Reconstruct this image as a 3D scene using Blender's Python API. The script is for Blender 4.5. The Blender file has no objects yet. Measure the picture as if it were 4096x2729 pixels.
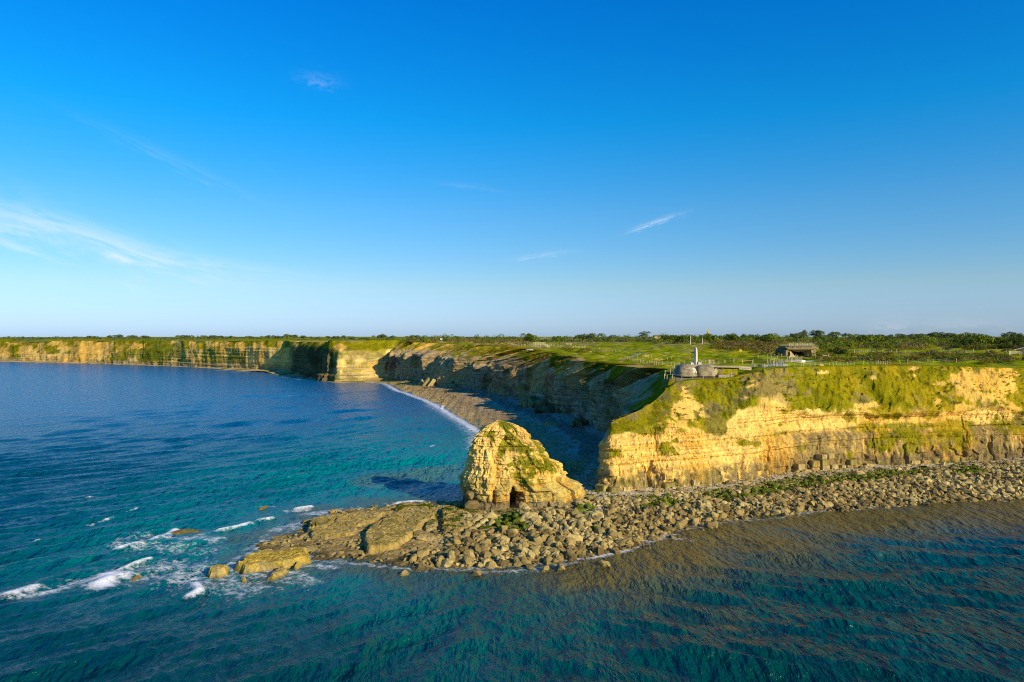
import bpy, bmesh, math, random
import numpy as np
from mathutils import Vector, Matrix

# ------------------------------------------------------------------ camera, world, sun
SC = bpy.context.scene
COL = SC.collection
H = 40.0            # eye height over the sea
F = 2900.0          # focal length in photograph pixels (photo is 4096 wide)
HOR = 1345.0        # row of the horizon in the photograph
cam_d = bpy.data.cameras.new("camera")
cam = bpy.data.objects.new("camera", cam_d); COL.objects.link(cam)
cam.location = (0, 0, H)
cam.rotation_euler = (math.radians(90), 0, 0)
cam_d.sensor_width = 36.0
cam_d.lens = F / 4096 * 36.0
cam_d.shift_y = -(1364.5 - HOR) / 4096
cam_d.clip_start = 0.5
cam_d.clip_end = 60000
SC.camera = cam

SUN_EL = math.radians(22.5)
SUN_AZ = math.radians(131.0)      # measured from +Y towards +X
sdir = Vector((math.sin(SUN_AZ) * math.cos(SUN_EL), math.cos(SUN_AZ) * math.cos(SUN_EL), math.sin(SUN_EL)))
sun_d = bpy.data.lights.new("sun", 'SUN')
sun_d.energy = 5.0
sun_d.angle = math.radians(0.5)
sun_d.color = (1.0, 0.80, 0.47)
sun = bpy.data.objects.new("sun", sun_d); COL.objects.link(sun)
sun.rotation_euler = sdir.to_track_quat('Z', 'Y').to_euler()

SC.view_settings.view_transform = 'Standard'
SC.view_settings.look = 'None'
SC.view_settings.exposure = 0.35
SC.view_settings.gamma = 1.0
SC.view_settings.use_curve_mapping = False
SC.cycles.use_denoising = False
SC.cycles.filter_width = 1.15
SC.cycles.max_bounces = 5
SC.cycles.sample_clamp_indirect = 4

world = bpy.data.worlds.new("World"); SC.world = world
world.use_nodes = True
wn = world.node_tree.nodes; wl = world.node_tree.links
wn.clear()
def N(tree, typ, **kw):
    n = tree.nodes.new(typ)
    for k, v in kw.items():
        if k == 'inp':
            for a, b in v.items(): n.inputs[a].default_value = b
        else: setattr(n, k, v)
    return n
WT = world.node_tree
sky = N(WT, 'ShaderNodeTexSky', sky_type='NISHITA', sun_disc=False)
sky.sun_elevation = SUN_EL; sky.sun_rotation = SUN_AZ
sky.altitude = 0; sky.air_density = 1.0; sky.dust_density = 0.3; sky.ozone_density = 3.0
hsv = N(WT, 'ShaderNodeHueSaturation', inp={'Saturation': 1.35, 'Value': 1.0})
bg = N(WT, 'ShaderNodeBackground', inp={'Strength': 0.11})
wo = N(WT, 'ShaderNodeOutputWorld')
wl.new(sky.outputs[0], hsv.inputs['Color'])
# colour grade of the air by elevation only (the same all the way round): clean blue down to a pale horizon
tcw = N(WT, 'ShaderNodeTexCoord'); sepw = N(WT, 'ShaderNodeSeparateXYZ'); wl.new(tcw.outputs['Generated'], sepw.inputs[0])
ramp = N(WT, 'ShaderNodeValToRGB'); cr_ = ramp.color_ramp
while len(cr_.elements) < 6: cr_.elements.new(.5)
for e_, (p_, c_) in zip(cr_.elements, ((0.0, (.24, .36, .80)), (.067, (.34, .385, .48)), (.168, (.29, .46, .54)), (.28, (.05, .53, .64)), (.416, (.02, .49, .70)), (1.0, (.04, .46, .70)))):
    e_.position = p_; e_.color = (*c_, 1)
wl.new(sepw.outputs['Z'], ramp.inputs[0])
grade = N(WT, 'ShaderNodeVectorMath', operation='MULTIPLY'); wl.new(hsv.outputs[0], grade.inputs[0]); wl.new(ramp.outputs[0], grade.inputs[1])
grade2 = N(WT, 'ShaderNodeVectorMath', operation='SCALE'); wl.new(grade.outputs[0], grade2.inputs[0]); grade2.inputs['Scale'].default_value = 2.0
# cirrus wisps: streaked noise on the sky directions, masked to a few long streaks
geo = N(WT, 'ShaderNodeTexCoord')
def wisp(px, py, ang, lx, ly, strength, seed):
    """one thin streak of cirrus centred on the direction of photo pixel (px, py)"""
    d = Vector(((px - 2048) / F, 1.0, (HOR - py) / F)).normalized()
    right = Vector((d.y, -d.x, 0)).normalized(); up = right.cross(d)
    a = math.radians(ang)
    u = right * math.cos(a) + up * math.sin(a); v = -right * math.sin(a) + up * math.cos(a)
    def dot(vec):
        n = N(WT, 'ShaderNodeVectorMath', operation='DOT_PRODUCT'); wl.new(geo.outputs['Generated'], n.inputs[0]); n.inputs[1].default_value = vec
        return n.outputs['Value']
    U, Vv, D = dot(u), dot(v), dot(d)
    def m(op, a_, b_=None, c_=None):
        n = N(WT, 'ShaderNodeMath', operation=op)
        for i, x in enumerate((a_, b_, c_)):
            if x is None: continue
            if isinstance(x, (int, float)): n.inputs[i].default_value = x
            else: wl.new(x, n.inputs[i])
        return n.outputs[0]
    comb = N(WT, 'ShaderNodeCombineXYZ')
    wl.new(m('MULTIPLY', U, 6.0 / lx * 0.35), comb.inputs[0]); wl.new(m('MULTIPLY', Vv, 3.0 / ly * 0.4), comb.inputs[1]); comb.inputs[2].default_value = seed
    nz = N(WT, 'ShaderNodeTexNoise', inp={'Scale': 1.0, 'Detail': 5.0, 'Roughness': 0.6, 'Distortion': 0.4})
    wl.new(comb.outputs[0], nz.inputs['Vector'])
    wob = m('MULTIPLY_ADD', nz.outputs[0], ly * 5.0, -ly * 2.5)
    V2 = m('ADD', Vv, wob)
    e = m('ADD', m('POWER', m('ABSOLUTE', m('DIVIDE', U, lx)), 2.0), m('POWER', m('ABSOLUTE', m('DIVIDE', V2, ly)), 1.6))
    g = m('POWER', 2.718, m('MULTIPLY', e, -1.6))
    front = m('GREATER_THAN', D, 0.2)
    k = m('MULTIPLY', m('MULTIPLY', g, front), m('MULTIPLY', m('MAXIMUM', m('MULTIPLY_ADD', nz.outputs[0], 3.2, -1.0), 0.0), strength * .8))
    return k
ws = [wisp(430, 965, -15, .15, .016, .62, 1), wisp(150, 900, -16, .14, .030, .36, 2), wisp(2620, 890, 17, .038, .0040, .62, 3),
      wisp(2175, 1020, 7, .045, .004, .30, 4), wisp(1275, 318, -4, .028, .009, .13, 5), wisp(1880, 745, -6, .05, .004, .09, 6),
      wisp(700, 640, -22, .11, .008, .10, 7), wisp(900, 1060, -6, .12, .009, .25, 8), wisp(3560, 1305, 3, .03, .010, .22, 9),
      wisp(3850, 1300, 0, .06, .010, .2, 10)]
acc = ws[0]
for k in ws[1:]:
    n = N(WT, 'ShaderNodeMath', operation='ADD'); wl.new(acc, n.inputs[0]); wl.new(k, n.inputs[1]); acc = n.outputs[0]
cl = N(WT, 'ShaderNodeClamp'); wl.new(acc, cl.inputs[0])
mixc = N(WT, 'ShaderNodeMix', data_type='RGBA'); mixc.inputs['B'].default_value = (6.6, 7.0, 7.6, 1)
wl.new(cl.outputs[0], mixc.inputs['Factor']); wl.new(grade2.outputs[0], mixc.inputs['A'])
wl.new(mixc.outputs['Result'], bg.inputs['Color']); wl.new(bg.outputs[0], wo.inputs[0])

# ------------------------------------------------------------------ numeric helpers
RNG = np.random.default_rng(7)
random.seed(7)

def hash3(x, y, z, seed=0):
    h = (x * 374761393 + y * 668265263 + z * 2147483647 + seed * 1274126177) & 0xFFFFFFFF
    h = ((h ^ (h >> 13)) * 1274126177) & 0xFFFFFFFF
    h = ((h ^ (h >> 16)) * 2246822519) & 0xFFFFFFFF
    return ((h ^ (h >> 15)) & 0xFFFFFF) / float(0xFFFFFF)

def vnoise(x, y, z, seed=0):
    xi = np.floor(x).astype(np.int64); yi = np.floor(y).astype(np.int64); zi = np.floor(z).astype(np.int64)
    fx = x - xi; fy = y - yi; fz = z - zi
    fx = fx * fx * (3 - 2 * fx); fy = fy * fy * (3 - 2 * fy); fz = fz * fz * (3 - 2 * fz)
    r = 0
    for dx in (0, 1):
        for dy in (0, 1):
            for dz in (0, 1):
                r = r + hash3(xi + dx, yi + dy, zi + dz, seed) * (fx if dx else 1 - fx) * (fy if dy else 1 - fy) * (fz if dz else 1 - fz)
    return r * 2 - 1

def fbm(x, y, z=None, octv=4, seed=0, gain=0.5):
    if z is None: z = np.zeros_like(x)
    r = 0; a = 1.0; f = 1.0; t = 0
    for i in range(octv):
        r = r + a * vnoise(x * f + 17.3 * i, y * f - 9.1 * i, z * f + 4.7 * i, seed + i); t += a
        a *= gain; f *= 2.03
    return r / t * 1.4

def sstep(a, b, x):
    t = np.clip((x - a) / (b - a), 0, 1); return t * t * (3 - 2 * t)

def mixv(a, b, f):
    f = np.asarray(f)[..., None]; return a * (1 - f) + b * f

def W(px, py, z=0.0):
    """world point on the level z seen at photo pixel (px, py)"""
    d = F * (H - z) / (py - HOR); return np.array([(px - 2048) / F * d, d, z])
def WD(px, py, d):
    return np.array([(px - 2048) / F * d, d, H - (py - HOR) / F * d])
def PX(P):
    d = P[..., 1]; return 2048 + P[..., 0] / d * F, HOR + (H - P[..., 2]) / d * F

def smooth1(a, k):
    if k < 1: return a
    ker = np.hanning(2 * k + 3)[1:-1]; ker /= ker.sum()
    pad = np.pad(a, ((k, k), (0, 0)), mode='edge') if a.ndim == 2 else np.pad(a, k, mode='edge')
    if a.ndim == 1: return np.convolve(pad, ker, 'valid')
    return np.stack([np.convolve(pad[:, i], ker, 'valid') for i in range(a.shape[1])], 1)

def polydist(X, Y, P, closed=False):
    """distance to polyline P (n,2)"""
    best = np.full(X.shape, 1e9)
    n = len(P)
    for i in range(n if closed else n - 1):
        a = P[i]; b = P[(i + 1) % n]; ab = b - a; L = (ab ** 2).sum() + 1e-9
        t = np.clip(((X - a[0]) * ab[0] + (Y - a[1]) * ab[1]) / L, 0, 1)
        d = (X - a[0] - t * ab[0]) ** 2 + (Y - a[1] - t * ab[1]) ** 2
        best = np.minimum(best, d)
    return np.sqrt(best)

def inside(X, Y, P):
    r = np.zeros(X.shape, bool); n = len(P)
    for i in range(n):
        x1, y1 = P[i]; x2, y2 = P[(i + 1) % n]
        if y1 == y2: continue
        c = ((y1 > Y) != (y2 > Y)) & (X < (x2 - x1) * (Y - y1) / (y2 - y1) + x1)
        r ^= c
    return r

# ------------------------------------------------------------------ object helpers
def tag(o, label=None, cat=None, group=None, kind=None):
    if label: o['label'] = label
    if cat: o['category'] = cat
    if group: o['group'] = group
    if kind: o['kind'] = kind
    return o

def mesh_obj(name, verts, faces, mat=None, parent=None, smooth=False, col=None, attrs=None):
    me = bpy.data.meshes.new(name)
    verts = np.asarray(verts, dtype=np.float32)
    if isinstance(faces, np.ndarray):
        k = faces.shape[1]
        me.vertices.add(len(verts)); me.vertices.foreach_set('co', verts.ravel())
        me.loops.add(faces.size); me.loops.foreach_set('vertex_index', faces.astype(np.int32).ravel())
        me.polygons.add(len(faces)); me.polygons.foreach_set('loop_start', (np.arange(len(faces)) * k).astype(np.int32))
        me.update(calc_edges=True)
    else:
        me.from_pydata([tuple(v) for v in verts.tolist()], [], faces); me.update()
    me.polygons.foreach_set('use_smooth', np.full(len(me.polygons), smooth))
    if col is not None:
        ca = me.color_attributes.new('Col', 'FLOAT_COLOR', 'POINT')
        c4 = np.ones((len(verts), 4), np.float32); c4[:, :3] = col
        ca.data.foreach_set('color', c4.ravel())
    if attrs:
        for k, v in attrs.items():
            at = me.attributes.new(k, 'FLOAT', 'POINT'); at.data.foreach_set('value', np.asarray(v, np.float32).ravel())
    if mat: me.materials.append(mat)
    o = bpy.data.objects.new(name, me); COL.objects.link(o)
    if parent: o.parent = parent
    return o

def grid_faces(nu, nv, keep=None):
    i = np.arange(nu - 1)[:, None]; j = np.arange(nv - 1)[None, :]
    a = (i * nv + j); q = np.stack([a, a + nv, a + nv + 1, a + 1], -1).reshape(-1, 4)
    if keep is not None: q = q[keep.ravel()]
    return q

def empty(name, loc, rz=0.0, parent=None):
    o = bpy.data.objects.new(name, None); COL.objects.link(o); o.location = loc; o.rotation_euler = (0, 0, rz)
    o.empty_display_size = 0.3
    if parent: o.parent = parent
    return o

class MB:
    """collects simple solids into one mesh"""
    def __init__(s): s.v = []; s.f = []; s.c = []
    def add(s, vs, fs, col=None):
        o = len(s.v); s.v += [tuple(map(float, v)) for v in vs]; s.f += [tuple(i + o for i in f) for f in fs]
        if col is not None: s.c += [col] * len(vs)
    def hexa(s, b, t, col=None):
        s.add(list(b) + list(t), [(3, 2, 1, 0), (4, 5, 6, 7), (0, 1, 5, 4), (1, 2, 6, 5), (2, 3, 7, 6), (3, 0, 4, 7)], col)
    def box(s, x0, x1, y0, y1, z0, z1, col=None):
        s.hexa([(x0, y0, z0), (x1, y0, z0), (x1, y1, z0), (x0, y1, z0)], [(x0, y0, z1), (x1, y0, z1), (x1, y1, z1), (x0, y1, z1)], col)
    def bar(s, p, q, w, h=None, col=None):
        p = Vector(p); q = Vector(q); d = (q - p).normalized(); h = h or w
        up = Vector((0, 0, 1)) if abs(d.z) < 0.95 else Vector((1, 0, 0))
        a = d.cross(up).normalized() * w / 2; b = a.cross(d).normalized() * h / 2
        s.hexa([p - a - b, p + a - b, p + a + b, p - a + b], [q - a - b, q + a - b, q + a + b, q - a + b], col)
    def build(s, name, mat, parent=None, smooth=False):
        return mesh_obj(name, s.v, s.f, mat, parent, smooth, col=(np.array(s.c) if s.c else None))

# ------------------------------------------------------------------ materials
def material(name):
    m = bpy.data.materials.new(name); m.use_nodes = True; m.node_tree.nodes.clear(); return m

def surf_mat(name, color=None, vcol=False, rough=0.95, mott=0.35, scales=(0.6, 3.0), bump=0.3, bscale=2.0, bdist=0.3, spec=0.0, streak=0.0, cells=0.0, rnd=0.0):
    """matt natural surface: colour (or vertex colour) x mottling, with fine bump"""
    m = material(name); T = m.node_tree; L = T.links
    out = N(T, 'ShaderNodeOutputMaterial'); b = N(T, 'ShaderNodeBsdfPrincipled', inp={'Roughness': rough, 'Specular IOR Level': spec})
    L.new(b.outputs[0], out.inputs[0])
    tc = N(T, 'ShaderNodeNewGeometry')
    if vcol:
        a = N(T, 'ShaderNodeAttribute', attribute_name='Col'); base = a.outputs['Color']
    else:
        rgb = N(T, 'ShaderNodeRGB'); rgb.outputs[0].default_value = (*color, 1); base = rgb.outputs[0]
    f = None
    for sc in scales:
        nz = N(T, 'ShaderNodeTexNoise', inp={'Scale': sc, 'Detail': 6.0, 'Roughness': 0.65}); L.new(tc.outputs['Position'], nz.inputs['Vector'])
        mr = N(T, 'ShaderNodeMapRange', inp={'From Min': 0.3, 'From Max': 0.7, 'To Min': 1 - mott, 'To Max': 1 + mott}); L.new(nz.outputs[0], mr.inputs[0])
        if f is None: f = mr.outputs[0]
        else:
            mm = N(T, 'ShaderNodeMath', operation='MULTIPLY'); L.new(f, mm.inputs[0]); L.new(mr.outputs[0], mm.inputs[1]); f = mm.outputs[0]
    if rnd > 0:
        oi = N(T, 'ShaderNodeObjectInfo'); ad = N(T, 'ShaderNodeMath', operation='ADD'); L.new(oi.outputs['Random'], ad.inputs[0]); L.new(tc.outputs['Random Per Island'], ad.inputs[1])
        fr = N(T, 'ShaderNodeMath', operation='FRACT'); L.new(ad.outputs[0], fr.inputs[0])
        mr = N(T, 'ShaderNodeMapRange', inp={'To Min': 1 - rnd, 'To Max': 1 + rnd * .6}); L.new(fr.outputs[0], mr.inputs[0])
        mm = N(T, 'ShaderNodeMath', operation='MULTIPLY'); L.new(f, mm.inputs[0]); L.new(mr.outputs[0], mm.inputs[1]); f = mm.outputs[0]
    if streak > 0:
        mp = N(T, 'ShaderNodeMapping'); mp.inputs['Scale'].default_value = (1.3, 1.3, 0.12); L.new(tc.outputs['Position'], mp.inputs[0])
        nz = N(T, 'ShaderNodeTexNoise', inp={'Scale': 1.6, 'Detail': 4.0, 'Roughness': 0.6}); L.new(mp.outputs[0], nz.inputs['Vector'])
        mr = N(T, 'ShaderNodeMapRange', inp={'From Min': 0.35, 'From Max': 0.65, 'To Min': 1 - streak, 'To Max': 1 + streak * .6}); L.new(nz.outputs[0], mr.inputs[0])
        mm = N(T, 'ShaderNodeMath', operation='MULTIPLY'); L.new(f, mm.inputs[0]); L.new(mr.outputs[0], mm.inputs[1]); f = mm.outputs[0]
    sc_ = N(T, 'ShaderNodeVectorMath', operation='SCALE'); L.new(base, sc_.inputs[0]); L.new(f, sc_.inputs['Scale'])
    L.new(sc_.outputs[0], b.inputs['Base Color'])
    if bump > 0:
        nz = N(T, 'ShaderNodeTexNoise', inp={'Scale': bscale, 'Detail': 7.0, 'Roughness': 0.7}); L.new(tc.outputs['Position'], nz.inputs['Vector'])
        hgt = nz.outputs[0]
        if cells > 0:
            vo = N(T, 'ShaderNodeTexVoronoi', inp={'Scale': cells}); L.new(tc.outputs['Position'], vo.inputs['Vector'])
            mm = N(T, 'ShaderNodeMath', operation='SUBTRACT'); L.new(hgt, mm.inputs[0]); L.new(vo.outputs['Distance'], mm.inputs[1]); hgt = mm.outputs[0]
        bp = N(T, 'ShaderNodeBump', inp={'Strength': bump, 'Distance': bdist}); L.new(hgt, bp.inputs['Height']); L.new(bp.outputs[0], b.inputs['Normal'])
    return m

M = {}
M['cliff'] = surf_mat('cliff_rock_and_turf', vcol=True, mott=.26, scales=(.35, 2.2), bump=.8, bscale=1.7, bdist=.5, streak=.18)
M['stack'] = surf_mat('stack_rock', vcol=True, mott=.28, scales=(.5, 2.6), bump=.7, bscale=2.0, bdist=.45, streak=.15)
M['farcliff'] = surf_mat('far_cliff_rock', vcol=True, mott=.32, scales=(.12, .6), bump=.5, bscale=.5, bdist=1.2, streak=.15)
M['turf'] = surf_mat('plateau_turf', vcol=True, mott=.30, scales=(.05, .35, 1.8), bump=.6, bscale=1.2, bdist=.4)
M['shore'] = surf_mat('foreshore', vcol=True, mott=.28, scales=(.3, 3.0), bump=.8, bscale=1.5, bdist=.25, cells=1.6)
M['boulder'] = surf_mat('boulder_stone', rnd=.45, color=(.30, .225, .085), mott=.28, scales=(.25, 1.4), bump=.5, bscale=2.2, bdist=.18)
M['boulder_pale'] = surf_mat('boulder_pale_stone', rnd=.45, color=(.38, .30, .12), mott=.25, scales=(.3, 1.6), bump=.5, bscale=2.2, bdist=.15)
M['boulder_moss'] = surf_mat('boulder_weedy_stone', rnd=.45, color=(.095, .12, .015), mott=.6, scales=(.5, 1.5), bump=.6, bscale=3, bdist=.15)
M['boulder_dark'] = surf_mat('boulder_dark_stone', rnd=.45, color=(.20, .15, .065), mott=.3, scales=(.4, 1.5), bump=.5, bscale=2, bdist=.2)
M['block_a'] = surf_mat('joint_block_grey', color=(.40, .31, .13), mott=.35, scales=(.5, 1.8), bump=.5, bscale=2, bdist=.2, streak=.3)
M['block_b'] = surf_mat('joint_block_brown', color=(.31, .215, .07), mott=.35, scales=(.5, 1.8), bump=.5, bscale=2, bdist=.2, streak=.3)
M['block_c'] = surf_mat('joint_block_olive', color=(.26, .22, .07), mott=.4, scales=(.5, 1.8), bump=.5, bscale=2, bdist=.2, streak=.3)
M['concrete'] = surf_mat('bunker_concrete', vcol=True, mott=.16, scales=(.5, 2.5), bump=.35, bscale=3, bdist=.1, streak=.12)
M['granite'] = surf_mat('granite', color=(.52, .50, .44), mott=.08, scales=(3,), bump=.2, bscale=6, bdist=.04)
M['wood'] = surf_mat('weathered_post_wood', color=(.50, .42, .27), mott=.2, scales=(2, 8), bump=.1, bscale=8, bdist=.02)
M['palewood'] = surf_mat('pale_timber', color=(.58, .49, .30), mott=.15, scales=(2, 8), bump=.1, bscale=8, bdist=.02)
M['greywood'] = surf_mat('grey_timber', color=(.36, .33, .26), mott=.2, scales=(2, 8), bump=.1, bscale=8, bdist=.02)
M['wire'] = surf_mat('fence_wire', color=(.35, .35, .33), mott=.05, scales=(2,), bump=0)
M['orange'] = surf_mat('orange_tape', color=(.62, .22, .05), mott=.1, scales=(2,), bump=0)
M['white'] = surf_mat('white_paint', color=(.80, .80, .77), mott=.04, scales=(2,), bump=0, rough=.6)
M['path'] = surf_mat('path_gravel', color=(.42, .40, .36), mott=.12, scales=(.8, 5), bump=.2, bscale=6, bdist=.05)
M['soil'] = surf_mat('ochre_soil', color=(.58, .37, .09), mott=.2, scales=(1, 5), bump=.4, bscale=4, bdist=.1)
M['black'] = surf_mat('dark_opening', color=(.012, .012, .014), mott=.05, scales=(1,), bump=0)

def leaf_mat(name, col, var=.45):
    m = material(name); T = m.node_tree; L = T.links
    out = N(T, 'ShaderNodeOutputMaterial'); d = N(T, 'ShaderNodeBsdfDiffuse'); t = N(T, 'ShaderNodeBsdfTranslucent'); mx = N(T, 'ShaderNodeMixShader', inp={0: .25})
    g = N(T, 'ShaderNodeNewGeometry'); nz = N(T, 'ShaderNodeTexNoise', inp={'Scale': .12, 'Detail': 6.0}); L.new(g.outputs['Position'], nz.inputs['Vector'])
    oi = N(T, 'ShaderNodeObjectInfo')
    mr = N(T, 'ShaderNodeMapRange', inp={'From Min': .3, 'From Max': .7, 'To Min': 1 - var, 'To Max': 1 + var}); L.new(nz.outputs[0], mr.inputs[0])
    mr2 = N(T, 'ShaderNodeMapRange', inp={'To Min': .7, 'To Max': 1.35}); L.new(g.outputs['Random Per Island'], mr2.inputs[0])
    mm = N(T, 'ShaderNodeMath', operation='MULTIPLY'); L.new(mr.outputs[0], mm.inputs[0]); L.new(mr2.outputs[0], mm.inputs[1])
    rgb = N(T, 'ShaderNodeRGB'); rgb.outputs[0].default_value = (*col, 1)
    sc_ = N(T, 'ShaderNodeVectorMath', operation='SCALE'); L.new(rgb.outputs[0], sc_.inputs[0]); L.new(mm.outputs[0], sc_.inputs['Scale'])
    L.new(sc_.outputs[0], d.inputs[0]); L.new(sc_.outputs[0], t.inputs[0]); L.new(d.outputs[0], mx.inputs[1]); L.new(t.outputs[0], mx.inputs[2]); L.new(mx.outputs[0], out.inputs[0])
    return m
M['leaf_green'] = leaf_mat('leaf_green', (.135, .18, .02))
M['leaf_dark'] = leaf_mat('leaf_dark', (.075, .10, .022))
M['leaf_gorse'] = leaf_mat('leaf_gorse', (.17, .145, .022))
M['leaf_brown'] = leaf_mat('leaf_brown', (.20, .155, .06))
M['leaf_reed'] = leaf_mat('leaf_reed', (.40, .32, .13))
M['leaf_far'] = leaf_mat('leaf_far', (.12, .155, .055))
M['bark'] = surf_mat('bark', color=(.10, .08, .05), mott=.2, bump=.2)

# ------------------------------------------------------------------ coast keys (base, brow, crest)
def base_pt(px, py, z=1.2): return W(px, py, z)
K = []   # each: base xyz, brow xyz, crest xyz, inland length
def key(b, br, c, inl=8.0): K.append((np.array(b, float), np.array(br, float), np.array(c, float), inl))
def lerp3(b, c, fx, fz): return np.array([b[0] + (c[0] - b[0]) * fx, b[1] + (c[1] - b[1]) * fx, b[2] + (c[2] - b[2]) * fz])

# seaward (sunlit) face from the far right to the tip
key((1500, 520, 1.2), (1505, 530, 18), (1510, 560, 31), 10)
key((700, 330, 1.2), (703, 338, 18), (708, 360, 30.5), 10)
key((420, 262, 1.2), (421, 268, 18), (423, 284, 30), 10)
key((260, 236, 1.2), (260, 241, 18), (261, 252, 29.5), 10)
for px, by, brpx, bry, brd, cpx, cy, cd, inl in [
    (4300, 1836, 4300, 1650, 6, 4300, 1478, 16, 8), (4096, 1842, 4096, 1652, 5, 4096, 1476, 12, 8),
    (3980, 1846, 3980, 1625, 5, 3980, 1472, 10, 8), (3900, 1850, 3900, 1640, 5, 3900, 1470, 12, 8), (3750, 1860, 3750, 1648, 5, 3750, 1466, 17, 8),
    (3600, 1868, 3600, 1660, 5, 3600, 1464, 19, 8), (3450, 1872, 3450, 1645, 5, 3450, 1466, 18, 8), (3300, 1886, 3300, 1659, 5, 3300, 1467, 19, 8),
    (3200, 1894, 3200, 1643, 5, 3200, 1468, 19, 8), (3100, 1906, 3100, 1612, 5, 3100, 1476, 18, 8), (3000, 1921, 3000, 1628, 5, 3000, 1496, 17, 7),
    (2900, 1934, 2900, 1688, 5, 2900, 1517, 19, 6), (2800, 1946, 2800, 1722, 5, 2800, 1520, 21, 5), (2720, 1954, 2720, 1690, 5, 2720, 1527, 21, 3.5),
    (2670, 1957, 2670, 1672, 5, 2676, 1549, 19, 3), (2600, 1963, 2600, 1706, 5, 2604, 1617, 14, 2.2), (2540, 1967, 2538, 1722, 4, 2540, 1652, 10, 1.6),
    (2480, 1971, 2480, 1732, 4, 2484, 1674, 9.5, 1.0), (2430, 1974, 2436, 1740, 4, 2444, 1692, 9, .3)]:
    b = base_pt(px, by); key(b, WD(brpx, bry, b[1] + brd), WD(cpx, cy, b[1] + cd), inl)
TIP = len(K)
key((21.6, 180.5, 1.2), WD(2424, 1752, 186), WD(2440, 1694, 189), .2)
# bay side, in shade
for (bx, byy), (cpx, cy, cd), inl in [((22.0, 186), (2444, 1690, 190), .3), ((24.5, 196), (2500, 1664, 194), .9), ((27.5, 208), (2560, 1642, 198.5), 1.4),
                                      ((31, 222), (2628, 1602, 202.5), 2.2), ((34, 240), (2668, 1545, 209), 3.2), ((36.0, 256), (2680, 1500, 220), 3),
                                      ((36.3, 270), (2645, 1478, 244), 5), ((35.3, 282), (2580, 1464, 266), 7)]:
    b = np.array([bx, byy, 1.2]); c = WD(cpx, cy, cd); key(b, lerp3(b, c, .22, .72), c, inl)
for (bqx, bqy), (cpx, cy, cd) in [((2315, 1697), (2475, 1457, 308)), ((2200, 1640), (2330, 1436, 362)), ((2080, 1610), (2245, 1421, 410)),
                                  ((1960, 1580), (2150, 1402, 462)), ((1850, 1560), (2030, 1390, 520)), ((1740, 1541), (1900, 1381, 577)), ((1650, 1526), (1750, 1374, 625)),
                                  ((1575, 1519), (1662, 1366, 652))]:
    b = base_pt(bqx, bqy); c = WD(cpx, cy, cd); key(b, lerp3(b, c, .20, .72), c, 9)
BAYEND = len(K)
for (bqx, bqy), (cpx, cy, cd), fz in [((1535, 1518), (1600, 1369, 672), .7), ((1450, 1521), (1470, 1370, 668), .76), ((1350, 1523), (1360, 1369, 660), .76),
                                      ((1322, 1521), (1322, 1368, 668), .7), ((1240, 1504), (1285, 1368, 718), .74), ((1180, 1490), (1210, 1366, 780), .74),
                                      ((1140, 1483), (1140, 1366, 845), .72), ((1040, 1478), (1040, 1365, 868), .76), ((900, 1471), (900, 1366, 920), .74),
                                      ((700, 1462), (700, 1366, 1000), .6), ((420, 1453), (420, 1365, 1085), .45), ((200, 1447), (200, 1366, 1150), .4), ((0, 1441), (0, 1369, 1230), .4),
                                      ((-300, 1434), (-300, 1370, 1330), .4), ((-800, 1428), (-800, 1372, 1430), .4)]:
    b = base_pt(bqx, bqy); c = WD(cpx, cy, cd); key(b, lerp3(b, c, .35, fz), c, 34)

KB = np.array([k[0] for k in K]); KM = np.array([k[1] for k in K]); KC = np.array([k[2] for k in K]); KI = np.array([k[3] for k in K])

def rails(i0, i1, ds, sm):
    B, Mi, C, I = KB[i0:i1], KM[i0:i1], KC[i0:i1], KI[i0:i1]
    seg = np.maximum.reduce([np.linalg.norm(np.diff(B, axis=0), axis=1), np.linalg.norm(np.diff(C, axis=0), axis=1)])
    s = np.concatenate([[0], np.cumsum(seg)]); n = int(s[-1] / ds) + 2; t = np.linspace(0, s[-1], n)
    def ip(A): return np.stack([np.interp(t, s, A[:, j]) for j in range(3)], 1)
    k = int(sm / ds)
    b, m, c = smooth1(ip(B), k), smooth1(ip(Mi), k), smooth1(ip(C), k)
    inl = smooth1(np.interp(t, s, I), k)
    return t, b, m, c, inl

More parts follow.
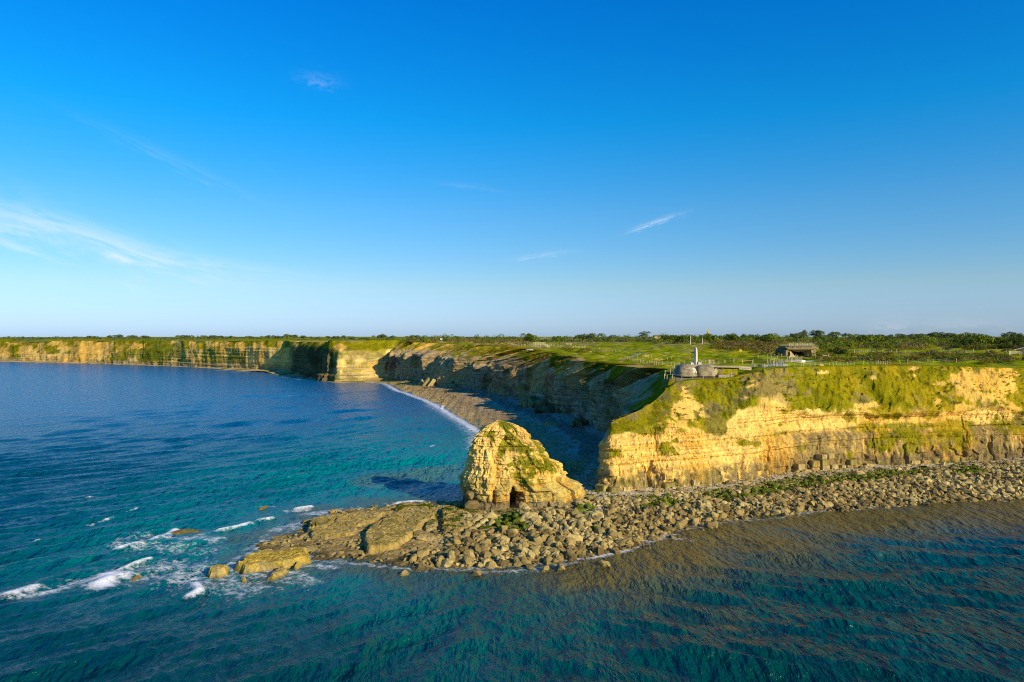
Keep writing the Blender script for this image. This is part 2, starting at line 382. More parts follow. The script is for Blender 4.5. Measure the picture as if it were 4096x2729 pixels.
# height of the plateau
_pts = []
for i in range(len(K) - 1):
    L = np.linalg.norm(KC[i + 1] - KC[i]); n = max(1, int(L / 10))
    for j in range(n): _pts.append(KC[i] + (KC[i + 1] - KC[i]) * j / n)
CR = np.array(_pts)
CRsel = CR[(CR[:, 0] > -1500) & (CR[:, 0] < 800)]
def G(x, y):
    d = np.hypot(x, y)
    g = 30.4 + np.clip(d - 230, 0, 700) * 0.0056
    return g + sstep(900, 1800, d) * 0.8
def top(x, y, rough=True):
    x = np.asarray(x, float); y = np.asarray(y, float)
    sh = x.shape; x = x.ravel(); y = y.ravel(); out = np.empty_like(x)
    for a in range(0, len(x), 40000):
        xs = x[a:a + 40000, None]; ys = y[a:a + 40000, None]
        d2 = (xs - CRsel[:, 0]) ** 2 + (ys - CRsel[:, 1]) ** 2 + .5
        w = d2 ** -2.0
        zc = (w * CRsel[:, 2]).sum(1) / w.sum(1); dm = np.sqrt(d2.min(1))
        f = sstep(4, 70, dm)
        z = zc * (1 - f) + G(xs[:, 0], ys[:, 0]) * f
        if rough:
            xx, yy = xs[:, 0], ys[:, 0]; r = sstep(2, 14, dm) * (1 - sstep(500, 900, np.hypot(xx, yy)))
            z = z + r * (1.45 * fbm(xx / 14, yy / 14, None, 3, 5) + .50 * fbm(xx / 4.5, yy / 4.5, None, 2, 9))
        # level platform cut for the observation bunker
        fl = np.exp(-(((xs[:, 0] - 58) / 9) ** 4 + ((ys[:, 0] - 219) / 7) ** 4))
        z = z * (1 - fl) + 27.7 * fl
        out[a:a + 40000] = z
    return out.reshape(sh)
def ground(px, py):
    """point of the plateau seen at photo pixel (px, py)"""
    ds = np.concatenate([np.arange(200, 500, 1.5), np.arange(500, 3000, 8.0)])
    X = (px - 2048) / F * ds; Z = H - (py - HOR) / F * ds; T = top(X, ds)
    below = np.nonzero(Z < T)[0]; i = below[0] if len(below) else len(ds) - 1
    return np.array([X[i], ds[i], T[i]])

# ------------------------------------------------------------------ rock colours
CREAM = np.array([.78, .54, .155]); OCHRE = np.array([.66, .35, .035]); SAND = np.array([.70, .42, .08]); GREYB = np.array([.25, .205, .11])
OLIVE = np.array([.20, .18, .055]); DARKR = np.array([.13, .10, .055]); GRASS = np.array([.23, .205, .006]); GRASS2 = np.array([.33, .245, .012]); GRASSD = np.array([.115, .14, .006])
DRY = np.array([.25, .195, .085]); ALGAE = np.array([.10, .14, .012]); SCREE = np.array([.46, .30, .12]); SHADER = np.array([.24, .19, .12])

def blocks(s, z, hs, ws, seed, zoff=0.0):
    """random outward offset of rectangular joint blocks; courses of height hs, width ws"""
    k = np.floor((z + zoff) / hs); fz = (z + zoff) / hs - k
    wv = ws * (0.6 + 0.9 * hash3(k.astype(np.int64), 0 * k.astype(np.int64), 0 * k.astype(np.int64) + 3, seed))
    off = hash3(k.astype(np.int64), 0 * k.astype(np.int64) + 5, 0 * k.astype(np.int64), seed) * 10
    j = s / wv + off; ji = np.floor(j); fj = j - ji
    r = hash3(k.astype(np.int64), ji.astype(np.int64), 0 * ji.astype(np.int64), seed)
    edge = np.minimum(np.minimum(fj, 1 - fj) * wv, np.minimum(fz, 1 - fz) * hs)
    return r, edge

def ellmask(U, V, e, wob):
    cx, cy, rx, ry = e[:4]; a = math.radians(e[4]) if len(e) > 4 else 0
    dx = U - cx; dy = V - cy
    x = dx * math.cos(a) + dy * math.sin(a); y = -dx * math.sin(a) + dy * math.cos(a)
    return sstep(1.25, .8, np.hypot(x / rx, y / ry) + wob)

def ribbon(name, i0, i1, ds, sm, nt1, nt2, ni, kind, mat):
    t, B, Mi, C, I = rails(i0, i1, ds, sm)
    n = len(t)
    tan = np.gradient(smooth1(B, max(1, int(4 / ds))), axis=0)[:, :2]; tan /= np.linalg.norm(tan, axis=1)[:, None] + 1e-9
    tan2 = np.gradient(smooth1(C, max(1, int(4 / ds))), axis=0)[:, :2]; tan2 /= np.linalg.norm(tan2, axis=1)[:, None] + 1e-9
    nb = np.stack([-tan[:, 1], tan[:, 0]], 1)     # land is on the right when walking right -> tip -> far left; checked below
    c_in = C[:, :2] - B[:, :2]
    if (nb * c_in).sum(1).mean() > 0: nb = -nb
    inn = c_in / (np.linalg.norm(c_in, axis=1)[:, None] + 1e-9)
    ts = []
    P = []; zone = []
    u1 = np.linspace(0, 1, nt1)
    B0 = B.copy(); B0[:, 2] = -1.2
    for u in u1:      # rock wall
        k = u
        q = B0 * (1 - k) + Mi * k
        fx = k ** 1.15
        q[:, :2] = B[:, :2] * (1 - fx) + Mi[:, :2] * fx
        P.append(q); zone.append(u)
    for u in np.linspace(0, 1, nt2 + 1)[1:]:
        q = Mi * (1 - u) + C * u
        q[:, 2] = Mi[:, 2] + (C[:, 2] - Mi[:, 2]) * (u ** .92)
        P.append(q); zone.append(1 + u)
    for u in np.linspace(0, 1, ni + 1)[1:]:
        q = C.copy(); q[:, :2] += inn * (I * u)[:, None]
        tz = top(q[:, 0], q[:, 1]); q[:, 2] = C[:, 2] * (1 - u) + tz * u + .12 * (1 - u) - .35 * (u > .9)
        P.append(q); zone.append(2 + u)
    P = np.stack(P, 1)                     # n, m, 3
    zn = np.array(zone)[None, :] * np.ones((n, 1)); S = t[:, None] * np.ones((1, P.shape[1]))
    X, Y, Z = P[..., 0].copy(), P[..., 1].copy(), P[..., 2].copy()
    nrm = np.broadcast_to(nb[:, None, :], (n, P.shape[1], 2))
    rock = sstep(1.02, .9, zn); slope = sstep(.85, 1.1, zn) * sstep(2.05, 1.9, zn)
    D = np.zeros_like(X); DZ = np.zeros_like(X)
    U0, V0 = PX(P)
    inl = I[:, None] / 8.0
    if kind == 'front':
        lowblk = sstep(7.5, 5.0, Z + 1.2 * fbm(S / 14, Z * 0, None, 2, 3) - 1.0 * sstep(3150, 3300, U0))
        Sw = S + 1.6 * fbm(S / 5, Z / 3, None, 3, 12); Zw = Z + .7 * fbm(S / 9, Z / 5, None, 3, 13)
        r, e = blocks(Sw, Zw, 1.75, 2.6, 11); D += lowblk * ((r - .35) * .85 - .10 * sstep(.2, .0, e)) * rock + lowblk * rock * .7 * fbm(S / 1.6, Z / 5, None, 3, 14)
        r2, e2 = blocks(S + 1.1 * fbm(S / 4, Z / 2, None, 2, 8), Zw, .8, 1.3, 23); D += (1 - lowblk) * (r2 - .5) * .30 * rock
        st = fbm(Z * 1.6, S / 60, None, 3, 31); D += rock * (1 - lowblk) * (.42 * st + .22 * np.where(vnoise(Z * 2.3, S / 80, Z * 0, 33) > .1, 1, -.3))
        D += rock * (1.25 * fbm(S / 13, Z / 22, None, 3, 41) + .5 * fbm(S / 3.0, Z / 5, None, 3, 43) + .30 * fbm(S / .9, Z / 1.4, None, 2, 44))
        crack = np.abs(vnoise(S / 5.5, Z / 26, Z * 0, 47)); D -= rock * .7 * sstep(.05, .0, crack) * sstep(-.1, .3, vnoise(S / 9, Z / 7, Z * 0, 48))
        # deep vertical clefts seen in the photograph
        for cx, w, dp, z1 in ((2604, 5, 2.2, 7), (3072, 3, .8, 11), (3622, 5, 3.0, 6.5), (3960, 4, 1.5, 8), (2962, 3, .9, 8), (3850, 4, 1.4, 8)):
            D -= dp * np.exp(-((U0 + 6 * fbm(Z / 2, S * 0, None, 2, 5) - cx) / w) ** 2) * sstep(z1 + 2, z1 - 1, Z) * rock
        # ledge with turf two thirds up the wall on the right part
        led = sstep(3050, 3250, U0); zl = 11.5 - (U0 - 3200) * .0008
        D -= led * 1.6 * sstep(zl - 1.2, zl + .8, Z) * rock
        # grass slope: broad gullies and tufts; sandy scar cliff at the right
        amp = np.clip(inl, .15, 1.2)
        sc_ = np.clip(ellmask(U0, V0, (3960, 1540, 150, 80), 0) + 0, 0, 1)
        DZ += slope * amp * (1.7 * fbm(X / 9, Y / 9 + Z / 12, None, 3, 51) + .75 * fbm(X / 2.2, Z / 2.6, None, 3, 53) + .35 * fbm(X / .9, Z / 1.1, None, 2, 57))
        gl = np.exp(-(((U0 - (3430 + (V0 - 1480) * .75)) / 28) ** 2)) * sstep(1640, 1560, V0); DZ -= slope * 1.8 * gl
        gl2 = np.exp(-(((U0 - (2770 + (V0 - 1530) * .35)) / 26) ** 2)) * sstep(1640, 1560, V0); DZ -= slope * .8 * gl2
        rid = np.exp(-(((U0 - (3060 - (V0 - 1480) * .15)) / 60) ** 2)); DZ += slope * .6 * rid
    elif kind == 'bay':
        fin = sstep(225, 262, Y)
        Sd = S + Z * .25
        rib = fbm(Sd / 23, Z * 0 + .3, None, 2, 61) * .9 + 1.15 * (.45 - np.abs(vnoise(Sd / 11, Z / 60, Z * 0, 62)) * 1.5) + .45 * fbm(Sd / 5.5, Z / 30, None, 3, 63)
        w = sstep(0.0, .55, zn / 2) * .9 + .22; w = w * np.where(zn > 2, 1 - (zn - 2), 1)
        D += fin * 8.6 * rib * w
        D += rock * (.5 * fbm(Z * 1.2, S / 50, None, 3, 65) + 1.2 * fbm(S / 5, Z / 9, None, 3, 67) + .6 * fbm(S / 2, Z / 3, None, 2, 68)) 
        r, e = blocks(S, Z, 1.9, 3.0, 71); D += rock * (.3 + .7 * fin) * ((r - .5) * .9)
        DZ += slope * np.clip(inl, .1, 1) * (.8 * fbm(X / 6, Y / 6, Z / 8, 3, 73) + .3 * fbm(X / 1.8, Y / 1.8, Z / 2, 2, 75))
        # scree fan under the far part of the wall
        fan = np.exp(-(((S - S[np.argmin(np.abs(PX(B)[0] - 1770))]) / 26) ** 2)); D += fan * 9 * sstep(1.25, .05, zn) * (zn < 1.3)
    else:
        rib = fbm(S / 45, Z * 0, None, 3, 81) + .6 * fbm(S / 15, Z / 60, None, 3, 83)
        DZ += 2.6 * fbm(S / 40, Z * 0, None, 4, 84) * sstep(1.5, 2, zn) * sstep(3.0, 2.4, zn)
        w = sstep(0, .8, zn / 2) * .8 + .3; w = w * np.where(zn > 2, 1 - (zn - 2), 1)
        D += 3.2 * rib * w
        D += rock * (.7 * fbm(Z * .8, S / 120, None, 3, 85) + 1.3 * fbm(S / 8, Z / 14, None, 3, 87))
        ck = np.exp(-(((U0 - 1260) / 95) ** 2)); r, e = blocks(S, Z, 60, 11, 91); D += rock * ck * (r - .5) * 7
        low = sstep(7.5, 5.5, Z) * sstep(1120, 1200, U0) * sstep(1600, 1545, U0); r, e = blocks(S, Z, 3, 14, 92); D += low * rock * (2 + 4 * r * ck)
        DZ += slope * (1.0 * fbm(X / 12, Y / 12, Z / 14, 3, 93))
    X = X + nrm[..., 0] * D; Y = Y + nrm[..., 1] * D; Z = Z + DZ
    P = np.stack([X, Y, Z], -1); U, V = PX(P)
    # ---------------- colours
    w1 = fbm(X / 4.5, Y / 4.5 + 3, Z / 4.5, 4, 101); w2 = fbm(X / 1.3, Y / 1.3, Z / 1.3, 3, 103); w3 = fbm(X / 15, Y / 15, Z / 15, 3, 105)
    if kind == 'far': w1 = fbm(X / 14, Y / 14, Z / 7, 4, 101); w2 = fbm(X / 4, Y / 4, Z / 4, 3, 103); w3 = fbm(X / 50, Y / 50, Z / 30, 3, 105)
    strat = fbm(Z * 1.1 + .2 * w3, S / 90, None, 3, 107)
    c = mixv(CREAM, OCHRE, np.clip(.30 + .70 * w3 + .45 * strat, 0, 1) * .80)
    g1 = mixv(mixv(GRASS, GRASS2, sstep(-.1, .6, w3)), GRASSD, sstep(.1, .55, w1 * .6 + w2 * .5) * .8)
    g1 = mixv(g1, DRY * .9, sstep(.2, .6, fbm(X / 6, Y / 6, Z / 4, 4, 109)) * .7); g1 = mixv(g1, GRASSD * .8, sstep(.2, .5, fbm((X + Z) / 3, Y / 3, Z / 7, 4, 110)) * .6)
    if kind == 'front':
        hole = np.clip(vnoise(S / .7, Z / .9, Z * 0, 113), 0, 1); c = mixv(c, DARKR, sstep(.55, .8, hole) * .5 * rock)  # pit shade painted into the colour, no recess in the mesh
        lw = sstep(7.2, 4.6, Z + 1.6 * w1 + .6 * w2)
        c = mixv(c, mixv(mixv(GREYB * .8, OLIVE * .85, sstep(-.2, .4, w1)), OCHRE * .6, sstep(.0, .5, w3 + .5 * w2) * .5), lw * .85 * sstep(-.6, -.1, w2 + w1))
        rgt = sstep(2950, 3220, U + 60 * w1)
        mid = rgt * sstep(12.6, 11.2, Z + .5 * w1)
        stk = fbm(S / 1.1, Z / 9, None, 3, 117)
        br = mixv(mixv(np.array([.25, .185, .07]), OCHRE * .72, sstep(-.25, .35, w3 + stk * .6)), CREAM * .75, sstep(.1, .45, stk + .5 * w1) * .75); br = mixv(br, DARKR * 1.2, sstep(.1, .5, fbm(S / .9 + 7, Z / 7, None, 3, 118)) * .6)
        c = mixv(c, br, mid * .9)
        c = mixv(c, DARKR * 1.3, rgt * sstep(6.0, 4.0, Z + 1.2 * w1) * .75 * sstep(-.4, .1, stk))
        c = mixv(c, ALGAE, sstep(3.0, 1.8, Z + .8 * w1) * sstep(3150, 3300, U) * sstep(-.3, .1, w3 + .2 * w1) * .85)
        base_pale = sstep(1.9, 1.3, Z + .3 * w2); c = mixv(c, CREAM * .8, base_pale * .6 * (1 - rgt))
        g = sstep(.97, 1.06, zn + .10 * w1 + .05 * w2)
        g = np.maximum(g, .9 * rgt * sstep(1.0, .4, np.abs(Z - 12.4 - .5 * w3) / 1.4 + .6 * w1) * sstep(-.35, 0, w3 + .4 * w1))
        g = np.maximum(g, rgt * sstep(.35, .5, fbm(X / 6, Z / 4, None, 4, 119)) * sstep(3.5, 6, Z) * .8)
        wob = .75 * w1 + .55 * w2
        for e in ((2450, 1700, 40, 40), (2600, 1715, 60, 25), (2640, 1660, 50, 30), (2680, 1800 - 20, 0, 0), (2660, 1790, 26, 22, 35), (2700, 1762, 14, 12), (2700, 1810, 12, 14),
                  (2460, 1815, 22, 30, 60), (2980, 1770, 26, 12), (3030, 1775, 16, 10), (3140, 1647, 12, 10), (3120, 1700, 12, 9), (2560, 1720, 40, 16), (2840, 1640, 60, 70), (2870, 1690, 36, 40),
                  (2730, 1720, 18, 8), (2830, 1715, 30, 16), (3400, 1820, 16, 22), (3530, 1790, 50, 40), (3600, 1740, 60, 30), (3380, 1600, 60, 30), (3820, 1740, 70, 40), (4060, 1700, 60, 40),
                  (3720, 1640, 26, 50), (3560, 1660, 60, 25), (4080, 1610, 30, 90, -20), (4080, 1500, 26, 40)):
            if e[2] > 0: g = np.maximum(g, ellmask(U, V, e, wob) * .95)
        sc = np.zeros_like(g)
        for e in ((3860, 1520, 55, 50), (3950, 1530, 60, 58), (4010, 1530, 40, 55, 20), (3940, 1590, 60, 40), (4010, 1640, 60, 45), (3930, 1660, 70, 16), (4060, 1495, 30, 12), (3640, 1475, 34, 9), (3660, 1500, 24, 8),
                  (3780, 1478, 30, 6), (3755, 1500, 22, 10), (3760, 1532, 34, 10), (2745, 1640, 42, 45), (2730, 1660, 60, 36), (2740, 1552, 18, 22, 50), (2800, 1660, 20, 20), (3110, 1588, 34, 22), (3095, 1620, 60, 14),
                  (3000, 1545, 40, 6, -20), (2990, 1590, 24, 6), (3010, 1525, 18, 5), (3290, 1490, 22, 7), (3490, 1515, 18, 12), (3360, 1614, 22, 12), (3470, 1622, 40, 10), (3740, 1610, 30, 14), (3850, 1625, 30, 14)):
            k_ = .72 if e[2] < 38 else 1.0; e = (e[0], e[1], e[2] * k_, e[3] * k_) + tuple(e[4:]); sc = np.maximum(sc, ellmask(U, V, e, wob * (1.1 if k_ == 1 else 1.9)))
        scv = sstep(1.0, 1.1, zn)
        cs = mixv(CREAM, SAND, np.clip(.35 + .6 * w3 + sstep(3700, 3850, U) * .4, 0, 1))
        c = mixv(c, g1, g); c = mixv(c, cs, sc * sstep(.9, 1.1, zn + 0 * g) * .95)
        br2 = ellmask(U, V, (3100, 1540, 110, 60), wob * 1.5); c = mixv(c, DRY * .9, br2 * scv * .65)
        br3 = ellmask(U, V, (2865, 1680, 40, 60), wob); c = mixv(c, DRY * .7, br3 * .4)
        c = mixv(c, GRASSD, np.clip(gl, 0, 1) * scv * .6)
    elif kind == 'bay':
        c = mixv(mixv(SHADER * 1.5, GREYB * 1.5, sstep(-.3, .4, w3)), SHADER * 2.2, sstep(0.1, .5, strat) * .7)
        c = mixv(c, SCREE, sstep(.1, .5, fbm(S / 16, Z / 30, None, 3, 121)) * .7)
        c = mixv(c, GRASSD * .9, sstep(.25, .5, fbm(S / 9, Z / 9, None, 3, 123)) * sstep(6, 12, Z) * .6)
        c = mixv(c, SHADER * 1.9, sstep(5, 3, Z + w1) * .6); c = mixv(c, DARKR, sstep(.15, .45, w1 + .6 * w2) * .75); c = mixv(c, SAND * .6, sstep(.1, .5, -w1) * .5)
        g = sstep(1.2, 1.55, zn + .7 * w1 + .2 * w2 - .25 * sstep(380, 280, Y) * (Y > 225))
        c = mixv(c, mixv(g1, GRASSD, .25), g)
        sc = sstep(.16, .42, fbm(S / 14, Z / 18, None, 3, 125) + .12 * w1) * sstep(.9, 1.2, zn) * sstep(2.05, 1.95, zn)
        c = mixv(c, mixv(SAND, CREAM, sstep(-.2, .5, w3)), sc * .9 * sstep(230, 290, Y))
        for e in ((2345, 1500, 60, 110, 25),): c = mixv(c, SCREE * 1.15, ellmask(U, V, e, .3 * w1) * .0)
        big = np.clip(ellmask(U, V, (2510, 1540, 42, 110, 32), .25 * w1) + ellmask(U, V, (2300, 1480, 30, 80, 15), .25 * w1) + ellmask(U, V, (2160, 1500, 24, 70, 25), .25 * w1), 0, 1) * sstep(230, 280, Y)
        c = mixv(c, SCREE * 1.25, big * .85)
        fin = ellmask(U, V, (1790, 1500, 90, 40), .3 * w1); c = mixv(c, SCREE, fin * .8)
    else:
        c = mixv(c, GREYB * 1.7, sstep(.0, .5, w1 + .5 * w2) * .45)
        c = mixv(c, GREYB, sstep(6.5, 4.5, Z + 1.5 * w1) * .7)
        g = sstep(1.0, 1.2, zn + .3 * w1)
        left = sstep(900, 700, U)
        g = np.maximum(g, left * sstep(.08, .22, fbm(S / 40, Z / 40, None, 3, 131) + .35 * w1) * sstep(3, 7, Z))
        g = np.maximum(g, sstep(.22, .34, fbm(S / 30, Z / 25, None, 3, 133)) * sstep(5, 9, Z) * .8)
        c = mixv(c, g1 * 1.05, g)
        wob = .7 * w1 + .5 * w2
        sc = np.zeros_like(g)
        for e in ((430, 1385, 30, 26), (560, 1385, 30, 14), (700, 1385, 22, 34), (740, 1410, 40, 20), (900, 1395, 26, 40), (960, 1385, 20, 26), (250, 1400, 22, 26), (370, 1400, 85, 45), (310, 1430, 50, 22), (110, 1402, 26, 34, 35), (155, 1390, 10, 34, 35), (20, 1408, 22, 18), (160, 1425, 30, 22), (220, 1370, 30, 10, -20), (770, 1375, 14, 30), (835, 1375, 10, 26), (525, 1395, 10, 24, 45),
                  (1045, 1415, 26, 45), (1125, 1395, 13, 50), (1075, 1440, 50, 20), (1363, 1392, 18, 14), (1500, 1475, 30, 14), (1525, 1488, 30, 5), (1175, 1392, 12, 14), (880, 1378, 30, 8), (60, 1372, 30, 8)):
            sc = np.maximum(sc, ellmask(U, V, e, wob))
        c = mixv(c, mixv(SAND, CREAM, sstep(-.1, .6, w3 + .5 * w1)), sc * .95)
        for e in ((610, 1420, 90, 30), (660, 1400, 60, 26), (620, 1375, 30, 14), (1430, 1510, 75, 9), (1560, 1510, 40, 9), (1350, 1500, 22, 14), (1255, 1425, 22, 26), (1325, 1455, 14, 14)):
            c = mixv(c, mixv(ALGAE, GRASS, .3), ellmask(U, V, e, wob) * .8)
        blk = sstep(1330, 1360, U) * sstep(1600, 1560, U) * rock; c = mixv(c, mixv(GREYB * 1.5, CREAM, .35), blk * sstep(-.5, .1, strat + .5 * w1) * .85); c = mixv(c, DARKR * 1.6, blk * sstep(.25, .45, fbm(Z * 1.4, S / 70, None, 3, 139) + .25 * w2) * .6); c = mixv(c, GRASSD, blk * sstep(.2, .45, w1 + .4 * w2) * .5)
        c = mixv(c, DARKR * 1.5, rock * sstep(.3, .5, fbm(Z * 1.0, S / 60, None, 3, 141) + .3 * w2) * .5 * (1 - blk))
    if kind == 'bay': c = c * 1.0
    if kind == 'far': c = mixv(c, mixv(c, DARKR, .7) * .6, sstep(1150, 1180, U) * sstep(1345, 1325, U) * sstep(1.5, 1.2, zn))  # dark rock, darkened further in colour to deepen this wall's shade
    # outermost brow just under the turf is bare earth
    m = len(zone)
    f = grid_faces(n, m)
    v = P.reshape(-1, 3)
    a = v[f[:, 0]]; nn = np.cross(v[f[:, 1]] - a, v[f[:, 3]] - a)
    if nn[:, 2].mean() < 0: f = f[:, ::-1]
    o = mesh_obj(name, v, f, mat, None, False, col=np.clip(c, 0, 1).reshape(-1, 3))
    return o, (t, B, Mi, C, nb)


# ------------------------------------------------------------------ large structure: cliffs
cliff_a, FR = ribbon('cliff', 4, TIP + 4, .30, 2.4, 74, 56, 12, 'front', M['cliff'])
tag(cliff_a, kind='structure')
o, _ = ribbon('cliff', 0, 7, 1.5, 3.0, 30, 20, 6, 'front', M['cliff']); o.location.y = .8; tag(o, kind='structure')
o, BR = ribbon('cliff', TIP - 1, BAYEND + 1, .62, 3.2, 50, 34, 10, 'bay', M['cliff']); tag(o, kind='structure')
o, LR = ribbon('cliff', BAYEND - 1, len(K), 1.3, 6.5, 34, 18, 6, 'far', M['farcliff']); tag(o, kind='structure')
o, _ = ribbon('cliff', len(K) - 1, len(K), 1.3, 6.5, 4, 3, 3, 'far', M['farcliff']) if False else (None, None)

# ------------------------------------------------------------------ plateau
def axis(fine0, fine1, step, lo, hi, grow=1.16, cap=False):
    a = list(np.arange(fine0, fine1, step)); s = step; x = a[-1]
    while x < hi: s = min(s * grow, 12) if (x < 1500 and cap) else s * max(grow, 1.12); x += s; a.append(x)
    s = step; x = fine0; b = []
    while x > lo: s = min(s * grow, 12) if (x > -1200 and cap) else s * max(grow, 1.12); x -= s; b.append(x)
    return np.array(b[::-1] + a)
RCf = smooth1(KC[:, :2], 0)
landpoly = np.vstack([KC[:, :2], [[-2500, 2400], [-2500, 6500], [4500, 6500], [4500, 900], [1500, 560]]])
gx = axis(-60, 235, 1.25, -2400, 4300, 1.05, True); gy = axis(188, 420, 1.25, 150, 6200, 1.03, True)
GX, GY = np.meshgrid(gx, gy, indexing='ij')
TZ = top(GX, GY)
ins = inside(GX, GY, landpoly); dd = polydist(GX, GY, KC[:, :2])
sgn = np.where(ins, dd, -dd)
# pull the plateau down where it would run out beyond the cliff crest
TZ = np.where(sgn < 1.5, TZ - (1.5 - sgn) * 2.0, TZ) - .02
keep_v = sgn > .3
fk = keep_v[:-1, :-1] & keep_v[1:, :-1] & keep_v[1:, 1:] & keep_v[:-1, 1:]
cx_ = GX; cy_ = GY
w3 = fbm(GX / 28, GY / 28, None, 4, 201); w1 = fbm(GX / 7, GY / 7, None, 4, 203)
PG = np.array([.22, .27, .006]); c = mixv(PG, GRASS2 * .9, sstep(.2, .7, w3 + .3 * w1)); c = mixv(c, GRASSD, sstep(.1, .5, w1 - .3 * w3) * .85)
c = mixv(c, DRY, sstep(.3, .6, fbm(GX / 14, GY / 14, None, 4, 207)) * .5)
PU, PV = PX(np.stack([GX, GY, TZ], -1))
dist = np.hypot(GX, GY)
stub = (sstep(700, 712, GY + .35 * GX) * sstep(905, 895, GY) * sstep(-30, -40, GX) * sstep(-560, -540, GX))
c = mixv(c, np.array([.60, .44, .14]), stub)
st2 = sstep(1110, 1130, GY) * sstep(1300, 1280, GY) * (np.abs(GX + 620) < 120); c = mixv(c, GRASS * 1.1, st2)
c = mixv(c, DRY * 1.25, sstep(.1, .4, fbm(GX / 22, GY / 50, None, 3, 211)) * sstep(430, 520, GY) * sstep(-30, 20, GX) * .75)
# bare pale scrapes in the craters
c = mixv(c, CREAM * .8, sstep(.6, .68, fbm(GX / 2.6, GY / 5, None, 3, 213)) * sstep(520, 400, GY) * sstep(160, 100, GX) * .8)
# footpaths worn pale
def pathpts(*pp): return np.array([ground(*p)[:2] for p in pp])
for pts, wd in ((pathpts((3240, 1444), (3180, 1447), (3120, 1452), (3095, 1462)), 1.6), (pathpts((2555, 1416), (2530, 1424), (2515, 1428)), 1.1), (pathpts((3125, 1460), (3100, 1463), (3080, 1466)), 2.6)):
    d_ = polydist(GX, GY, pts); c = mixv(c, np.array([.40, .39, .37]), sstep(wd, wd * .6, d_) * .95)
# shingle apron on the bunker platform
ap = np.exp(-(((GX - 56.5) / 11) ** 4 + ((GY - 215.0) / 2.6) ** 4)); c = mixv(c, np.array([.30, .24, .16]), sstep(.3, .8, ap))
o = mesh_obj('plateau', np.stack([GX, GY, TZ], -1).reshape(-1, 3), grid_faces(*GX.shape, keep=fk), M['turf'], None, True, col=np.clip(c, 0, 1).reshape(-1, 3)); tag(o, kind='structure')

# ------------------------------------------------------------------ foreshore
shore_px = [(4300, 1985), (4096, 1996), (3900, 2004), (3700, 2014), (3500, 2026), (3300, 2042), (3000, 2064), (2800, 2098), (2650, 2142), (2500, 2196), (2350, 2230), (2200, 2246), (2050, 2262), (1900, 2270), (1750, 2268),
            (1650, 2262), (1500, 2250), (1350, 2248), (1240, 2232), (1130, 2215), (1040, 2190), (1080, 2155), (1180, 2128), (1230, 2090), (1340, 2048), (1450, 2032), (1560, 2018), (1700, 2010), (1800, 2005), (1850, 2003)]
shore = [W(*p)[:2] for p in shore_px]
shore = [np.array([1500., 470.]), np.array([700., 285.]), np.array([420., 226.]), np.array([250., 196.])] + shore
shore += [np.array([-9.0, 184.0]), np.array([-6.0, 196.])]
shore += [W(*p)[:2] for p in [(1985, 1850), (1980, 1800), (1940, 1738), (1872, 1690), (1802, 1648), (1742, 1615), (1692, 1592), (1630, 1570), (1580, 1548), (1545, 1534), (1480, 1530), (1400, 1530), (1340, 1531), (1250, 1519), (1170, 1508), (1100, 1499),
                              (1000, 1489), (900, 1479), (850, 1474), (700, 1466), (420, 1457), (200, 1452), (0, 1447), (-300, 1439), (-900, 1431)]]
SH = np.array(shore)
shpoly = np.vstack([SH, [[-2600, 2400], [-2600, 6500], [4500, 6500], [4500, 900]]])
# irregular waterline
def coast_d(X, Y):
    d = polydist(X, Y, SH); s = np.where(inside(X, Y, shpoly), d, -d)
    return s
def shore_h(X, Y, fine=True):
    s = coast_d(X, Y); n1 = fbm(X / 9, Y / 9, None, 4, 301)
    s2 = s + 1.6 * n1
    U = 2048 + X / Y * F
    h = np.where(s2 > 0, 1.9 * (1 - np.exp(-s2 / 16.0)), -3.2 * (1 - np.exp(s2 / 9.0)))
    reef = sstep(165, 150, Y + .0 * X) * sstep(8, -4, X)
    reef2 = sstep(4, -8, X) * sstep(182, 172, Y)
    hr = np.where(s2 > 0, .5 * (1 - np.exp(-s2 / 6.0)), h)
    h = h * (1 - reef2) + hr * reef2
    if fine:
        h = h + .22 * fbm(X / 2.4, Y / 2.4, None, 3, 303) * sstep(-6, 1, s2)
        # cracked limestone pavement on the reef
        cr = np.abs(vnoise(X / 1.5, Y / 1.9, X * 0, 305)) + np.abs(vnoise(X / 3.7 + 5, Y / 3.1, X * 0, 306)) * .6
        h = h - .28 * sstep(.30, .08, cr) * reef2 + .22 * vnoise(np.floor(X / 2.6 + .5 * n1), np.floor(Y / 2.2), X * 0, 307) * reef2
    # shingle banks in the bay
    bay = sstep(225, 240, Y); h = h + bay * sstep(0, 2, s2) * (.8 * sstep(3, 6, s2 + n1) + .6 * sstep(11, 14, s2 + n1))
    return h, s, n1
sx = axis(-78, 178, .42, -300, 430, 1.12); sy = axis(128, 236, .42, 100, 760, 1.02)
SX, SY = np.meshgrid(sx, sy, indexing='ij')
SZ, SD, n1 = shore_h(SX, SY)
U = 2048 + SX / SY * F; V = HOR + (H - SZ) / SY * F
n2 = fbm(SX / 2.2, SY / 2.2, None, 4, 311); n3 = fbm(SX / 18, SY / 18, None, 3, 313); n0 = fbm(SX / .7, SY / .7, None, 2, 315)
BR_ = np.array([.24, .175, .07]); PALE = np.array([.52, .46, .33]); TAN = np.array([.38, .28, .10]); WET = np.array([.075, .055, .025])
c = mixv(BR_ * np.ones(SX.shape + (3,)), TAN, sstep(-.3, .4, n2))
cliffbase = polydist(SX, SY, KB[:, :2])
pale = sstep(10.0, 5.0, cliffbase + 3 * n1) * sstep(-8, 8, SX)
c = mixv(c, PALE, pale * .9)
mid = ellmask(U, V, (2420, 2030, 120, 26), .4 * n2); c = mixv(c, PALE, mid * .8)
